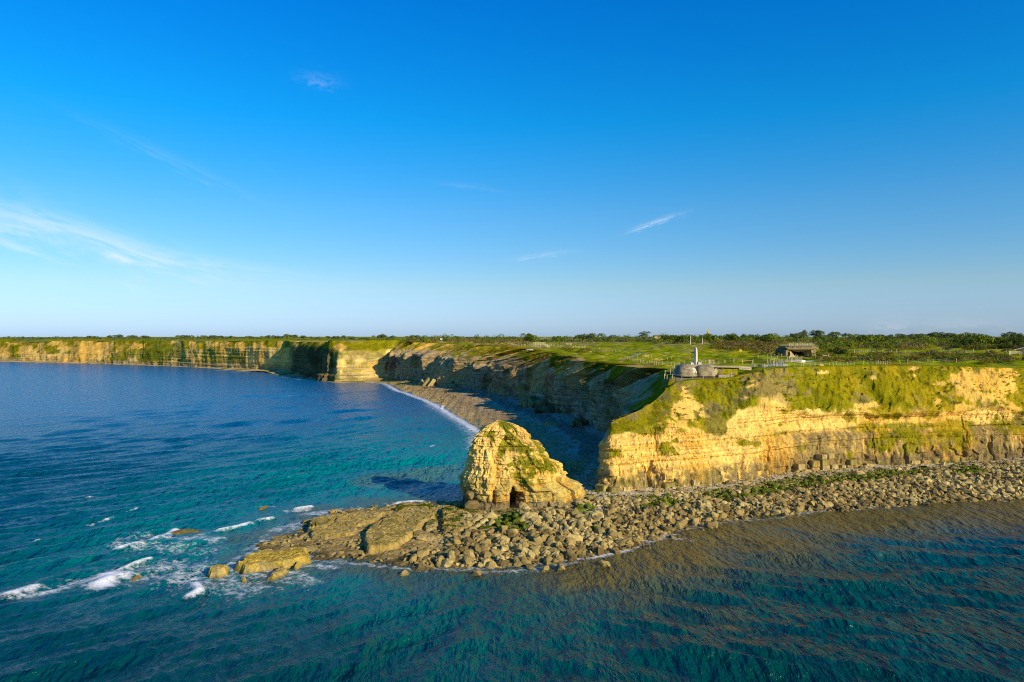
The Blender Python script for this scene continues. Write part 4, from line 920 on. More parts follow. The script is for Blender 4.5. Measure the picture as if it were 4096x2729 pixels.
# stones of the undercut base course: dark joint blocks, parts of the stack and of the cliff
def wall_block(parent, p, ang, w, d, h, seed, mat, off=(0, 0, 0)):
    me = rock_mesh('rock_block', w / 2, d / 2, h / 2, seed, 2, mat, .06, square=7.0)
    o = bpy.data.objects.new('rock_block', me); COL.objects.link(o); o.location = (p[0], p[1], p[2]); o.rotation_euler = (0, 0, ang); o.parent = parent
    return o
def block_mesh(seed):
    bm = bmesh.new(); bmesh.ops.create_cube(bm, size=2.0); bmesh.ops.bevel(bm, geom=bm.edges[:], offset=.16, segments=1, affect='EDGES'); bmesh.ops.triangulate(bm, faces=bm.faces[:])
    rr = np.random.default_rng(seed)
    for v in bm.verts: v.co = Vector((v.co.x * 1.25 + rr.normal(0, .07), v.co.y * 1.1 + rr.normal(0, .07), v.co.z * .82 + rr.normal(0, .06)))
    me = bpy.data.meshes.new('rock_block'); bm.to_mesh(me); bm.free(); return me
stack = bpy.data.objects['sea_stack']
r_ = np.random.default_rng(11)
for px0, px1, zc, hh in ((1850, 1925, 1.5, 2.2), (1930, 2026, 1.4, 2.1), (2070, 2125, 1.6, 1.9), (2125, 2190, 1.7, 1.6), (2190, 2250, 2.0, 1.4), (1858, 1900, 3.6, 1.8), (2078, 2130, 3.2, 1.1)):
    cx_ = (px0 + px1) / 2; d = {True: 164.0, False: 163.4}[cx_ < 2000] + (2.2 if cx_ > 2120 else 0) + (1.2 if cx_ > 2180 else 0) + (.8 if zc > 3 else 0)
    w_ = (px1 - px0) / F * d
    wall_block(stack, ((cx_ - 2048) / F * d, d + 1.2, zc), r_.normal(0, .04) + (.22 if cx_ > 2150 else 0), w_, 3.2, hh, int(r_.integers(1, 9999)), M['boulder_dark'] if cx_ < 2060 else M['boulder'])
t_, B_, M_, C_, nb_ = FR
Ub = PX(B_)[0]
BLOCKM = [block_mesh(900 + k) for k in range(7)]
for k, me in enumerate(BLOCKM): me.materials.append(M[('block_a', 'block_b', 'block_c')[k % 3]])
def course(u0, u1, z0, h, wmean, push, skip=.1):
    u = u0
    k = 0
    while u < u1:
        i = int(np.argmin(np.abs(Ub - u))); p = B_[i]; wdt = wmean * r_.uniform(.7, 1.4); du = wdt / p[1] * F * 1.0
        if r_.random() > skip:
            tan = B_[min(i + 3, len(B_) - 1)] - B_[max(i - 3, 0)]; ang = math.atan2(tan[1], tan[0])
            o = bpy.data.objects.new('rock_block', BLOCKM[int(r_.integers(0, 7))]); COL.objects.link(o); o.parent = cliff_a
            ps = push * r_.uniform(.3, 1.0)
            o.location = (p[0] - nb_[i, 0] * (-ps) * -1 * -1, p[1] - abs(nb_[i, 1]) * ps + .9 + r_.normal(0, .12), z0 + h / 2 + .35 * math.sin(u / 37.) + r_.normal(0, .07)); o.rotation_euler = (r_.normal(0, .03), r_.normal(0, .03), ang + r_.normal(0, .06))
            o.scale = (wdt / 2.5 * 1.0, 1.1, h / 1.64 * 1.02)
        u += du
course(3190, 3450, 1.0, 1.6, 2.2, .30, .1); course(3200, 3440, 2.6, 1.7, 2.5, .22, .2); course(3290, 3350, 4.3, 1.5, 2.6, .16, .35)
course(3480, 3620, 1.2, 1.3, 2.2, .2, .5); course(3660, 3880, 1.2, 1.9, 2.8, .2, .4)
course(2412, 2515, 1.2, 1.7, 2.4, .7, .0); course(2640, 2880, 1.2, 1.8, 2.2, .2, .5)

# ------------------------------------------------------------------ boulders
PROTO = []
for k in range(10):
    PROTO.append(rock_mesh('boulder', 1, .74 + .12 * (k % 3), .58 + .08 * (k % 4), 40 + k, 3 if k < 5 else 2, None, .62, square=2.0 + .5 * (k % 4)))
LOWP = []
for k in range(8):
    bm = bmesh.new(); bmesh.ops.create_icosphere(bm, subdivisions=1, radius=1.0)
    P = np.array([v.co[:] for v in bm.verts]); n = fbm(P[:, 0] * 1.7 + k * 5, P[:, 1] * 1.7, P[:, 2] * 1.7, 3, 60 + k); P = P * (1 + .65 * n)[:, None] * np.array([1, .8, .62])
    fcs = np.array([[v.index for v in f.verts] for f in bm.faces]); bm.free(); LOWP.append((P, fcs))
cand = []
rb = np.random.default_rng(21)
tries = 0
xs = rb.uniform(-52, 200, 120000); ys = rb.uniform(126, 232, 120000)
hh, sd, _n = shore_h(xs, ys, False)
cb = polydist(xs, ys, KB[:, :2])
Ux = 2048 + xs / ys * F; Vy = HOR + (H - hh) / ys * F
dens_n = fbm(xs / 7, ys / 7, None, 3, 601)
stackd = np.hypot((xs - 3) / 15, (ys - 172) / 8.5)
for i in range(len(xs)):
    if stackd[i] < 1.0 or ys[i] > 190 + max(0, (xs[i] - 20)) * .25: continue
    if sd[i] < -5: continue
    x, y = Ux[i], Vy[i]
    # zones of the photograph: rubble belt between the waterline and the pale shingle
    if x > 2300:
        if cb[i] < 4.5: p = .05
        elif dens_n[i] > .25 and cb[i] < 13: p = .30
        elif cb[i] < 9: p = .22
        else: p = .95
        sz = .84 * rb.choice([.24, .36, .55, .8, 1.3], p=[.26, .32, .24, .13, .05])
    elif x > 1650 and y > 2110 + (1900 - x) * .12:
        p = 1.0; sz = .62 * rb.choice([.35, .55, .8, 1.15, 1.7], p=[.30, .30, .22, .12, .06])
        if x < 1780 and y < 2200: p = .06
    elif x > 2050 and y > 2055:
        p = .8; sz = rb.choice([.5, .9, 1.4], p=[.4, .4, .2])
    elif x > 1850 and y > 2070: p = .35; sz = rb.uniform(.4, 1.3)
    else:
        p = .05; sz = rb.uniform(.25, .6)
    if sd[i] < 0: p *= math.exp(sd[i] / 1.3) * .7
    if rb.random() > p: continue
    cand.append((xs[i], ys[i], hh[i], sz, x, y, cb[i], dens_n[i], sd[i]))
# thin out overlaps: large ones first
cand.sort(key=lambda q: -q[3] / q[1])
cell = {}; kept = []
for q in cand:
    ix, iy = int(q[0] // 3), int(q[1] // 3); ok = True
    for a in (-1, 0, 1):
        for b2 in (-1, 0, 1):
            for w_ in cell.get((ix + a, iy + b2), ()):
                if (w_[0] - q[0]) ** 2 + (w_[1] - q[1]) ** 2 < (.62 * (w_[3] + q[3])) ** 2: ok = False; break
            if not ok: break
        if not ok: break
    if ok: kept.append(q); cell.setdefault((ix, iy), []).append(q)
def bmat(q):
    if 5 < q[6] < 15 and q[7] > -.06 + .04 * (int(q[0] * 97) % 9 - 4) and q[4] > 2300: return 'boulder_moss'
    if 4 < q[6] < 15 and q[7] + .35 * (hash((round(q[0], 2), round(q[1], 2))) % 100 / 100 - .5) > .24 and q[4] > 2250: return 'boulder_moss'
    if q[7] > -.02 and q[5] < 2125 and 1700 < q[4] < 2420: return 'boulder_moss'
    if q[8] < .2: return 'boulder_dark' if q[7] > 0 else 'boulder'
    return 'boulder_pale' if q[7] < -.12 else 'boulder'
VAR = {}
for k, me in enumerate(PROTO):
    for mn in ('boulder', 'boulder_pale', 'boulder_moss', 'boulder_dark'):
        m2 = me.copy(); m2.name = 'boulder'; m2.materials.append(M[mn]); VAR[(k, mn)] = m2
LAB = {'boulder': ('brown sea worn boulder lying in the rubble belt below the cliff and sea stack', 'boulders of the rubble belt'),
       'boulder_pale': ('pale buff boulder lying among darker ones in the rubble belt', 'pale boulders of the rubble belt'),
       'boulder_moss': ('boulder coated in dark green seaweed near the shingle under the cliff', 'weed covered boulders under the cliff'),
       'boulder_dark': ('wet dark boulder at the water edge of the rubble belt', 'wet boulders at the waterline')}
NB = 0
singles = kept[:285]; rest = kept[285:]
for q in singles:
    mn = bmat(q); o = bpy.data.objects.new('boulder', VAR[(int(rb.integers(0, 10)), mn)]); COL.objects.link(o)
    o.location = (q[0], q[1], q[2] + q[3] * (.05 if mn == 'boulder_moss' else .26)); o.rotation_euler = (rb.normal(0, .35), rb.normal(0, .35), rb.uniform(0, 6.28)); o.scale = (q[3] * rb.uniform(.9, 1.2),) * 2 + (q[3] * rb.uniform(.85, 1.2),)
    zx = q[4]; where = ('at the left end of the boulder field' if zx < 1850 else 'in front of the sea stack cave' if zx < 2080 else 'right of the stack foot' if zx < 2300 else 'between the stack and the headland tip' if zx < 2520 else 'where the shore bends below the tip' if zx < 2760 else
        'below the middle of the sunlit cliff' if zx < 3100 else 'below the clefts of the sunlit cliff' if zx < 3450 else 'below the sandy scar at the right')
    row = 'by the water' if q[8] < 3.5 else ('up the beach' if q[8] > 10 else 'mid belt'); big = 'biggest size' if q[3] > 1.2 else ('large' if q[3] > .9 else 'middling')
    nm_ = {'boulder': 'brown', 'boulder_pale': 'pale buff', 'boulder_moss': 'weed covered', 'boulder_dark': 'wet dark'}[mn]
    lb_ = '%s %s boulder %s, %s' % (big, nm_, where, row)
    tag(o, lb_, 'boulder', lb_ + ' group')
def joined(items, name, label, matname, protos=LOWP, kind='stuff', cat='rubble'):
    V_, F_ = [], []; o_ = 0
    for (x, y, z, sx_, sz_) in items:
        P, f = protos[int(rb.integers(0, len(protos)))]; a = rb.uniform(0, 6.28); b_ = rb.normal(0, .35)
        R = np.array(Matrix.Rotation(a, 3, 'Z') @ Matrix.Rotation(b_, 3, 'X'))
        V_.append((P * np.array([sx_, sx_, sz_])) @ R.T + np.array([x, y, z])); F_.append(f + o_); o_ += len(P)
    o = mesh_obj(name, np.vstack(V_), np.vstack(F_), M[matname]); tag(o, label, cat, None, kind); return o
for mn, nm, lb in (('boulder', 'rubble', 'brown stones packed between the boulders of the rubble belt'), ('boulder_pale', 'rubble', 'pale stones scattered through the rubble belt'), ('boulder_moss', 'rubble', 'weed covered green stones between the shingle and the boulders'), ('boulder_dark', 'rubble', 'wet dark stones along the waterline')):
    it = [(q[0], q[1], q[2] + q[3] * (.05 if mn == 'boulder_moss' else .22), q[3], q[3]) for q in rest if bmat(q) == mn]
    if it: joined(it, nm, lb, mn)
print('boulders', len(kept))
# cobbles: pale shingle under the cliff, stones on the bay beach and in its shaded part
xs = rb.uniform(-8, 190, 26000); ys = rb.uniform(160, 235, 26000); hh, sd, _n = shore_h(xs, ys, False); cb = polydist(xs, ys, KB[:, :2])
m_ = (cb < 12) & (sd > 2) & (np.hypot((xs - 3) / 15, (ys - 172) / 8.5) > 1); m_ &= ~inside(xs, ys, np.vstack([KB[:, :2], [[-2500, 2400], [-2500, 6500], [4500, 6500], [4500, 900]]]))
joined([(x, y, h + .05, s_, s_ * .8) for x, y, h, s_ in zip(xs[m_][:5200], ys[m_][:5200], hh[m_][:5200], rb.uniform(.12, .34, 5200))], 'shingle', 'pale cobbles of the shingle strip at the foot of the cliff', 'boulder_pale')
xs = rb.uniform(-110, 45, 30000); ys = rb.uniform(200, 640, 30000); hh, sd, _n = shore_h(xs, ys, False)
lp = inside(xs, ys, np.vstack([KB[:, :2], [[-2500, 2400], [-2500, 6500], [4500, 6500], [4500, 900]]])); m_ = (~lp) & (sd > .5) & (sd < 60)
sel = np.nonzero(m_)[0][:4200]
joined([(xs[i], ys[i], hh[i] + .05, s_, s_ * .6) for i, s_ in zip(sel, rb.uniform(.15, .5, len(sel)) * (1 + (ys[sel] > 420) * .6))], 'beach_stones', 'loose stones strewn over the bay beach', 'boulder')
# fallen rock piles in the shaded bay, each big block its own thing
def pile(pts, n, r0, r1, label, group, mat='boulder_dark'):
    P = np.array([W(*p, 2.2)[:2] for p in pts]); c0 = P.mean(0)
    cnt = 0
    while cnt < n:
        x = rb.uniform(P[:, 0].min(), P[:, 0].max()); y = rb.uniform(P[:, 1].min(), P[:, 1].max())
        if not inside(np.array([x]), np.array([y]), P)[0]: continue
        sz = rb.uniform(r0, r1); h = shore_h(np.array([x]), np.array([y]), False)[0][0]
        o = bpy.data.objects.new('fallen_rock', VAR[(int(rb.integers(0, 10)), mat)]); COL.objects.link(o); o.location = (x, y, h + sz * .35 + rb.uniform(0, 1.0)); o.rotation_euler = tuple(rb.uniform(0, 6.28, 3)); o.scale = (sz,) * 3
        tag(o, label, 'fallen rock', group); cnt += 1
pile([(2140, 1668), (2155, 1660), (2270, 1662), (2262, 1648), (2240, 1640), (2160, 1646)], 46, .9, 2.3, 'dark fallen rock in the nearer heap at the foot of the shaded bay cliff', 'nearer rock fall in the bay')
pile([(2080, 1628), (2100, 1640), (2180, 1640), (2180, 1620), (2140, 1606), (2100, 1608)], 36, 1.0, 2.6, 'grey fallen rock in the farther heap at the foot of the shaded bay cliff', 'farther rock fall in the bay', 'boulder')
pile([(2290, 1715), (2305, 1728), (2350, 1722), (2345, 1700), (2310, 1700)], 16, .8, 2.0, 'fallen rock in the small heap under the shaded cliff near the headland tip', 'small rock fall near the tip', 'boulder_dark')
for k, (px, py, sx_, sy_, sz_, lb, mn) in enumerate([(2205, 1712, 4.2, 2.4, 2.2, 'large lone pointed boulder on the shaded bay beach', 'boulder'), (2290, 1768, 4.6, 1.6, .7, 'long flat slab lying on the shaded bay shingle', 'boulder'), (2378, 1752, 2.6, 2.0, 1.3, 'rust brown boulder against the shaded wall beside the headland tip', 'boulder_dark'),
                                              (2060, 1655, 2.4, 1.2, .7, 'thin slab on the bay beach beside the shade line', 'boulder_pale'), (2105, 1678, 1.6, 1.2, .7, 'small pale rock alone in the shaded part of the beach', 'boulder_pale'), (1760, 1556, 4.0, 1.8, 1.0, 'greenish flat rock at the edge of the sunlit bay beach', 'boulder'),
                                              (1830, 1552, 6.0, 3.6, 4.0, 'big dark block leaning on the foot of the shaded bay cliff', 'boulder_dark'), (1805, 1555, 5.0, 3.0, 3.0, 'tilted grey slab left of the big dark block in the bay', 'boulder'), (1852, 2062, .1, .1, .1, '', '')]):
    if not lb: continue
    p = W(px, py, 1.8); me = rock_mesh('fallen_rock', sx_, sy_, sz_, 700 + k, 3, M[mn], .2); o = bpy.data.objects.new('fallen_rock', me); COL.objects.link(o); o.location = (p[0], p[1], 1.6 + sz_ * .3); o.rotation_euler = (0, .1, rb.uniform(-.5, .5)); tag(o, lb, 'fallen rock')
# leaning sunlit slabs at the far end of the beach
for k, (px, pyb, w_, h_, lean, lb) in enumerate([(1683, 1546, 3.2, 9, .55, 'leftmost leaning slab of the three at the far end of the beach'), (1700, 1549, 3.0, 11, .6, 'middle leaning slab of the three at the far end of the beach'), (1722, 1550, 3.6, 10, .62, 'rightmost leaning slab of the three at the far end of the beach')]):
    p = W(px, pyb, 1.5); me = rock_mesh('leaning_slab', w_ / 2, 2.4, h_ / 2, 740 + k, 3, M['boulder_pale'], .12, square=4); o = bpy.data.objects.new('leaning_slab', me); COL.objects.link(o); o.location = (p[0], p[1], h_ * .36); o.rotation_euler = (-.25, lean, .2); tag(o, lb, 'rock slab')
# solitary rocks standing in the shallows on the right
for k, (px, py, r, lb) in enumerate([(2420, 2262, 1.0, 'lone dark rock standing in the shallows right of the spray'), (2640, 2078 + 40, 1.0, ''), (2974, 2078, 1.0, 'small rock off the rubble, second from the shore bend'), (2850, 2110, 1.2, 'pair of rocks awash just off the rubble belt'), (2240, 2275, 1.1, 'dark rock awash below the spray'), (2120, 2272, .8, 'small round rock at the waterline of the boulder field'),
                               (1905, 2298, .9, 'small rock off the near corner of the boulder field'), (2700, 2100 + 30, 1.0, ''), (3140, 2062, .9, 'rock just off the waterline below the middle of the cliff'), (3700, 2022, .9, 'low rock off the rubble at the right'), (2180, 2330 - 50, .7, 'tiny rock awash in front of the boulder field'), (2005, 2262, 1.2, 'pale cube shaped rock at the edge of the boulder field')]):
    if not lb: continue
    p = W(px, py, 0); o = bpy.data.objects.new('shore_rock', VAR[(k % 10, 'boulder_dark' if k % 2 else 'boulder')]); COL.objects.link(o); o.location = (p[0], p[1], .2); o.rotation_euler = (.1, .2, k); o.scale = (r, r, r); tag(o, lb, 'rock')

# ------------------------------------------------------------------ vegetation
def leafballs(C_, R_, n, leaf=.22, flat=.75, seed=1, low=0.0):
    """leaf triangles spread through the outer volume of bushes at C_ (k,3) with radii R_ (k,3)"""
    r = np.random.default_rng(seed); k = len(C_)
    d = r.normal(size=(k, n, 3)); d /= np.linalg.norm(d, axis=2)[..., None]; d[..., 2] = np.abs(d[..., 2]) * 1.0 - low
    lump = 1 + .22 * np.sin(d[..., 0] * 5 + r.uniform(0, 6, (k, 1))) * np.cos(d[..., 1] * 4 + r.uniform(0, 6, (k, 1)))
    rad = r.uniform(.62, 1.0, (k, n)) ** .5 * lump
    p = C_[:, None, :] + d * rad[..., None] * R_[:, None, :]
    sz = leaf * R_.mean(1)[:, None] * r.uniform(.6, 1.4, (k, n))
    nn = d + r.normal(0, .40, (k, n, 3)) + np.array([.25, -.25, .15])*0; nn /= np.linalg.norm(nn, axis=2)[..., None]
    a = np.cross(nn, r.normal(size=(k, n, 3))); a /= np.linalg.norm(a, axis=2)[..., None] + 1e-9; b = np.cross(nn, a)
    v = np.stack([p + a * sz[..., None], p - a * sz[..., None] * .5 + b * sz[..., None] * .87, p - a * sz[..., None] * .5 - b * sz[..., None] * .87], 2).reshape(-1, 3)
    return v, np.arange(len(v)).reshape(-1, 3)
rv = np.random.default_rng(33)
def dens(px, py):
    """kind of scrub growing on the plateau at photo pixel: None, gorse, green, brown, reed"""
    u = rv.random(); nb = math.sin(px * .013) * 3 + math.sin(px * .041 + 2) * 2
    if px < 1640: return None
    if px < 2110:
        if py < 1372 + nb * .5: return 'brown' if u < .55 else ('green' if u < .85 else 'gorse')
        if py < 1384 + nb and px > 1900: return 'gorse' if u < .5 else 'reed' if u < .7 else None
        return None
    if px < 2620:
        if py < 1362 + nb: return ('reed' if u < .30 else 'brown' if u < .7 else 'green')
        if py < 1368 and px > 2380: return 'green' if u < .6 else 'brown'
        if 2250 < px < 2420 and 1398 < py < 1414 and u < .35: return 'gorse'
        return None
    if px < 2860:
        if py < 1378 + nb * .5: return 'green' if u < .55 else ('brown' if u < .8 else 'reed')
        return None
    if px < 3110:
        lim = 1398 + (px - 2860) * .06
        if py < 1368: return 'green' if u < .5 else ('brown' if u < .75 else 'reed')
        if py < lim + nb: return 'gorse' if u < .8 else 'brown'
        return None
    if px < 3275:
        if py < 1378: return 'green' if u < .45 else ('reed' if u < .65 else 'gorse')
        return None
    if 1394 + nb < py < 1416 and 3400 < px: 
        return 'gorse' if (u < .12) else None
    if px < 3400 and py < 1436: return ('gorse' if u < .65 else 'green') if py > 1385 else ('green' if u < .5 else 'reed' if u < .75 else 'brown')
    if py < 1396: return 'green' if u < .36 else ('brown' if u < .66 else ('gorse' if u < .86 else 'reed'))
    if 1418 < py < 1452 + nb and px > 3270: return 'gorse' if u < .55 else ('brown' if u < .8 else ('green' if py > 1440 or u > .9 else None))
    return None
BU = {'gorse': [], 'green': [], 'brown': [], 'reed': []}
pxs = rv.uniform(1600, 4300, 5200); pys = np.where(rv.random(5200) < .6, rv.uniform(1350, 1400, 5200), rv.uniform(1350, 1456, 5200))
PTS = []
# vectorised ground lookup on a coarse table
for i in range(len(pxs)):
    k = dens(pxs[i], pys[i])
    if k: PTS.append((pxs[i], pys[i], k))
dsg = np.concatenate([np.arange(205, 500, 3.), np.arange(500, 1400, 12.)])
PT = np.array([(a, b) for a, b, _ in PTS]); XX = (PT[:, :1] - 2048) / F * dsg; ZZ_ = H - (PT[:, 1:2] - HOR) / F * dsg
TT = np.stack([top(XX[:, j], np.full(len(PT), dsg[j])) for j in range(len(dsg))], 1)
first = np.argmax(ZZ_ < TT, axis=1); has_ = (ZZ_ < TT).any(1)
for i, (a, b, k) in enumerate(PTS):
    if not has_[i]: continue
    j = first[i]; d = dsg[j] + rv.uniform(0, 3 if d_ is None else 3); x = XX[i, j]; z = TT[i, j]
    sc_ = (.75 + d / 420) * rv.uniform(.7, 1.5)
    hh_ = {'gorse': .75, 'green': 1.35, 'brown': 1.0, 'reed': .6}[k]
    if d > 560 and k == 'green' and rv.random() < .3: hh_ *= 1.5
    BU[k].append((x, d, z - .15, sc_ * 1.5, sc_ * 1.5, sc_ * hh_))
LBL = {'gorse': 'low dark gorse thickets spreading across the plateau', 'green': 'green bushes massed along the back of the plateau', 'brown': 'brown leafless scrub among the green bushes', 'reed': 'pale dry grass and reeds between the thickets'}
for k, L_ in BU.items():
    A = np.array(L_); v, f = leafballs(A[:, :3], A[:, 3:], 150, .105 if k != 'reed' else .08, seed=len(L_))
    o = mesh_obj('scrub', v, f, M['leaf_' + k]); tag(o, LBL[k], 'scrub', None, 'stuff')
print('bushes', {k: len(v) for k, v in BU.items()})
# hedges far behind the fields on the left, and thicket rows along the skyline
hd = []
for x0, x1, y_, d in ((-60, 240, 1362, 1500), (250, 560, 1356, 1420), (440, 900, 1360, 1150), (560, 1180, 1352, 1350), (640, 700, 1355, 1050), (1180, 1700, 1357, 1000), (1560, 1760, 1358, 900), (1640, 2120, 1357, 860), (2100, 2620, 1356, 820), (2600, 3100, 1352, 780), (3080, 3700, 1350, 760), (3650, 4300, 1350, 720), (60, 420, 1364, 1290), (100, 330, 1366, 1262)):
    for px in np.arange(x0, x1, 7):
        sx_ = d / 260 * rv.uniform(.7, 1.6) * (.5 if x0 < 2000 else .8); dd_ = d + rv.uniform(-15, 15); X = (px - 2048) / F * dd_
        hd.append((X, dd_, top(np.array([X]), np.array([dd_]), False)[0] - .3, sx_, sx_, sx_ * rv.uniform(.6, 1.25)))
A = np.array(hd); v, f = leafballs(A[:, :3], A[:, 3:], 46, .24, seed=77); tag(mesh_obj('hedge', v, f, M['leaf_far']), 'dark hedges and thickets drawn along the skyline behind the fields', 'hedge', None, 'stuff')
# ivy-like bushes and tufts hanging on the cliff slopes
def on_ribbon(n, kind, u0, u1, t0, t1, r0, r1, mat, label, seed):
    t_, B_, M_, C_, nb_ = kind; r = np.random.default_rng(seed); U_ = PX(C_)[0]; ok = np.nonzero((U_ > u0) & (U_ < u1))[0]
    i = r.choice(ok, n); w = r.uniform(t0, t1, n)[:, None]; p = M_[i] * (1 - w) + C_[i] * w
    q = np.concatenate([p, np.zeros((n, 3))], 1); rr = r.uniform(r0, r1, n); q[:, 3] = rr; q[:, 4] = rr; q[:, 5] = rr * .55; keep = vnoise(p[:, 0] / 9, p[:, 1] / 9, p[:, 2] / 9, seed) > -.05
    q = q[keep]; v, f = leafballs(q[:, :3], q[:, 3:], 46, .20, seed=seed, low=.15); tag(mesh_obj('slope_bushes', v, f, M[mat]), label, 'bushes', None, 'stuff')
on_ribbon(300, FR, 2690, 4300, .12, .98, .35, .95, 'leaf_green', 'green tufts and small bushes on the sunlit cliff slope', 5)
on_ribbon(260, FR, 2690, 4300, .05, .98, .3, .8, 'leaf_gorse', 'dry brownish tufts on the sunlit cliff slope', 6)
on_ribbon(420, BR, 1640, 2640, .45, 1.0, .8, 1.8, 'leaf_gorse', 'gorse tufts along the crest of the bay cliff', 8)
# trees
def tree_meshes(seed, shape):
    r = np.random.default_rng(seed); C_ = []; R_ = []
    n = {'round': 9, 'wide': 12, 'cone': 6, 'tall': 8}[shape]
    for i in range(n):
        if shape == 'round': c = (r.normal(0, .26), r.normal(0, .26), r.uniform(.42, .78)); q = r.uniform(.24, .36)
        elif shape == 'wide': c = (r.uniform(-.75, .75), r.normal(0, .25), r.uniform(.42, .72)); q = r.uniform(.26, .36)
        elif shape == 'cone': c = (r.normal(0, .05), r.normal(0, .05), .25 + .12 * i); q = .28 - .04 * i
        else: c = (r.normal(0, .2), r.normal(0, .2), r.uniform(.4, .9)); q = r.uniform(.16, .24)
        C_.append(c); R_.append((q * 1.1, q * 1.1, q * .85))
    v, f = leafballs(np.array(C_), np.array(R_), 90, .17, seed=seed, low=.35)
    cm = bpy.data.meshes.new('crown'); cm.from_pydata([tuple(a) for a in v.tolist()], [], f.tolist())
    mb = MB()
    def seg(p, q, r0, r1):
        p = Vector(p); q = Vector(q); d = (q - p).normalized(); a = d.orthogonal().normalized(); b = d.cross(a); vs = []
        for c_, rr in ((p, r0), (q, r1)):
            for k in range(6): vs.append(c_ + (a * math.cos(k * 1.047) + b * math.sin(k * 1.047)) * rr)
        mb.add(vs, [(k, (k + 1) % 6, 6 + (k + 1) % 6, 6 + k) for k in range(6)])
    seg((0, 0, -.06), (.02, 0, .38), .045, .03)
    for c in C_[:6]: seg((.02, 0, .34), c, .025, .008)
    tm = bpy.data.meshes.new('trunk'); tm.from_pydata(mb.v, [], mb.f); tm.materials.append(M['bark'])
    return cm, tm
TM = {}
for sh, sds in (('round', (1, 2, 3, 4)), ('wide', (5, 6, 7)), ('cone', (8,)), ('tall', (9, 10))):
    for sd_ in sds:
        cm, tm = tree_meshes(sd_, sh)
        for mn in ('leaf_far', 'leaf_green', 'leaf_dark'):
            c2 = cm.copy(); c2.name = 'crown'; c2.materials.append(M[mn]); TM.setdefault((sh, mn), []).append((c2, tm))
def tree(px, ytop, w, d, sh, mn, label, group=None, cat='tree'):
    X = (px - 2048) / F * d; z = top(np.array([X]), np.array([float(d)]), False)[0] - .3; zt = H - (ytop - 2.5 - HOR) / F * d; hgt = max(zt - z, 2.0); wd = w * 1.18 / F * d
    cm, tm = TM[(sh, mn)][int(rv.integers(0, len(TM[(sh, mn)])))]
    root = empty('tree', (X, d, z), rv.uniform(0, 6.28) if sh != 'wide' else rv.normal(0, .3))
    base_w = {'round': 1.0, 'wide': 1.75, 'cone': .6, 'tall': .8}[sh]
    for nm, me in (('crown', cm), ('trunk', tm)):
        o = bpy.data.objects.new(nm, me); COL.objects.link(o); o.parent = root; o.scale = (wd / base_w, wd / base_w, hgt)
    tag(root, label, cat, group)
LT = [(93, 1348, 16), (165, 1351, 12), (250, 1348, 14), (303, 1347, 20), (357, 1344, 18), (378, 1345, 16), (440, 1341, 16), (475, 1337, 34), (530, 1340, 36), (580, 1343, 30), (740, 1339, 50), (790, 1340, 9), (830, 1341, 40), (860, 1343, 30), (905, 1343, 40), (1000, 1345, 30),
      (1072, 1341, 22), (1110, 1343, 40), (1148, 1338, 28), (1180, 1340, 22), (1213, 1342, 26), (1260, 1346, 34), (1327, 1344, 34), (1352, 1344, 18), (1378, 1342, 20), (1408, 1346, 26), (1460, 1351, 34), (1517, 1338, 22), (1533, 1335, 18), (1558, 1346, 20), (1575, 1343, 22), (1648, 1341, 24), (1666, 1342, 22),
      (1698, 1348, 14), (1728, 1349, 28), (1772, 1345, 12), (1826, 1345, 12), (1885, 1348, 26), (1908, 1348, 20), (1990, 1351, 30)]
for px, yt, w in LT:
    d = 1300 if px < 420 else (1180 if px < 1200 else 960)
    sh = 'cone' if w < 10 else ('wide' if w > 32 else 'round'); 
    where = 'above the far left cliffs' if px < 640 else ('on the skyline above the middle of the far cliffs' if px < 1160 else ('behind the straw coloured field' if px < 1600 else 'on the skyline where the bay cliff begins'))
    kind_ = {'cone': 'narrow dark conifer', 'wide': 'broad low tree', 'round': 'small round tree'}[sh]
    tree(px, yt, w, d, sh, 'leaf_far', kind_ + ' ' + where, 'far trees ' + where + (' (%s)' % sh))
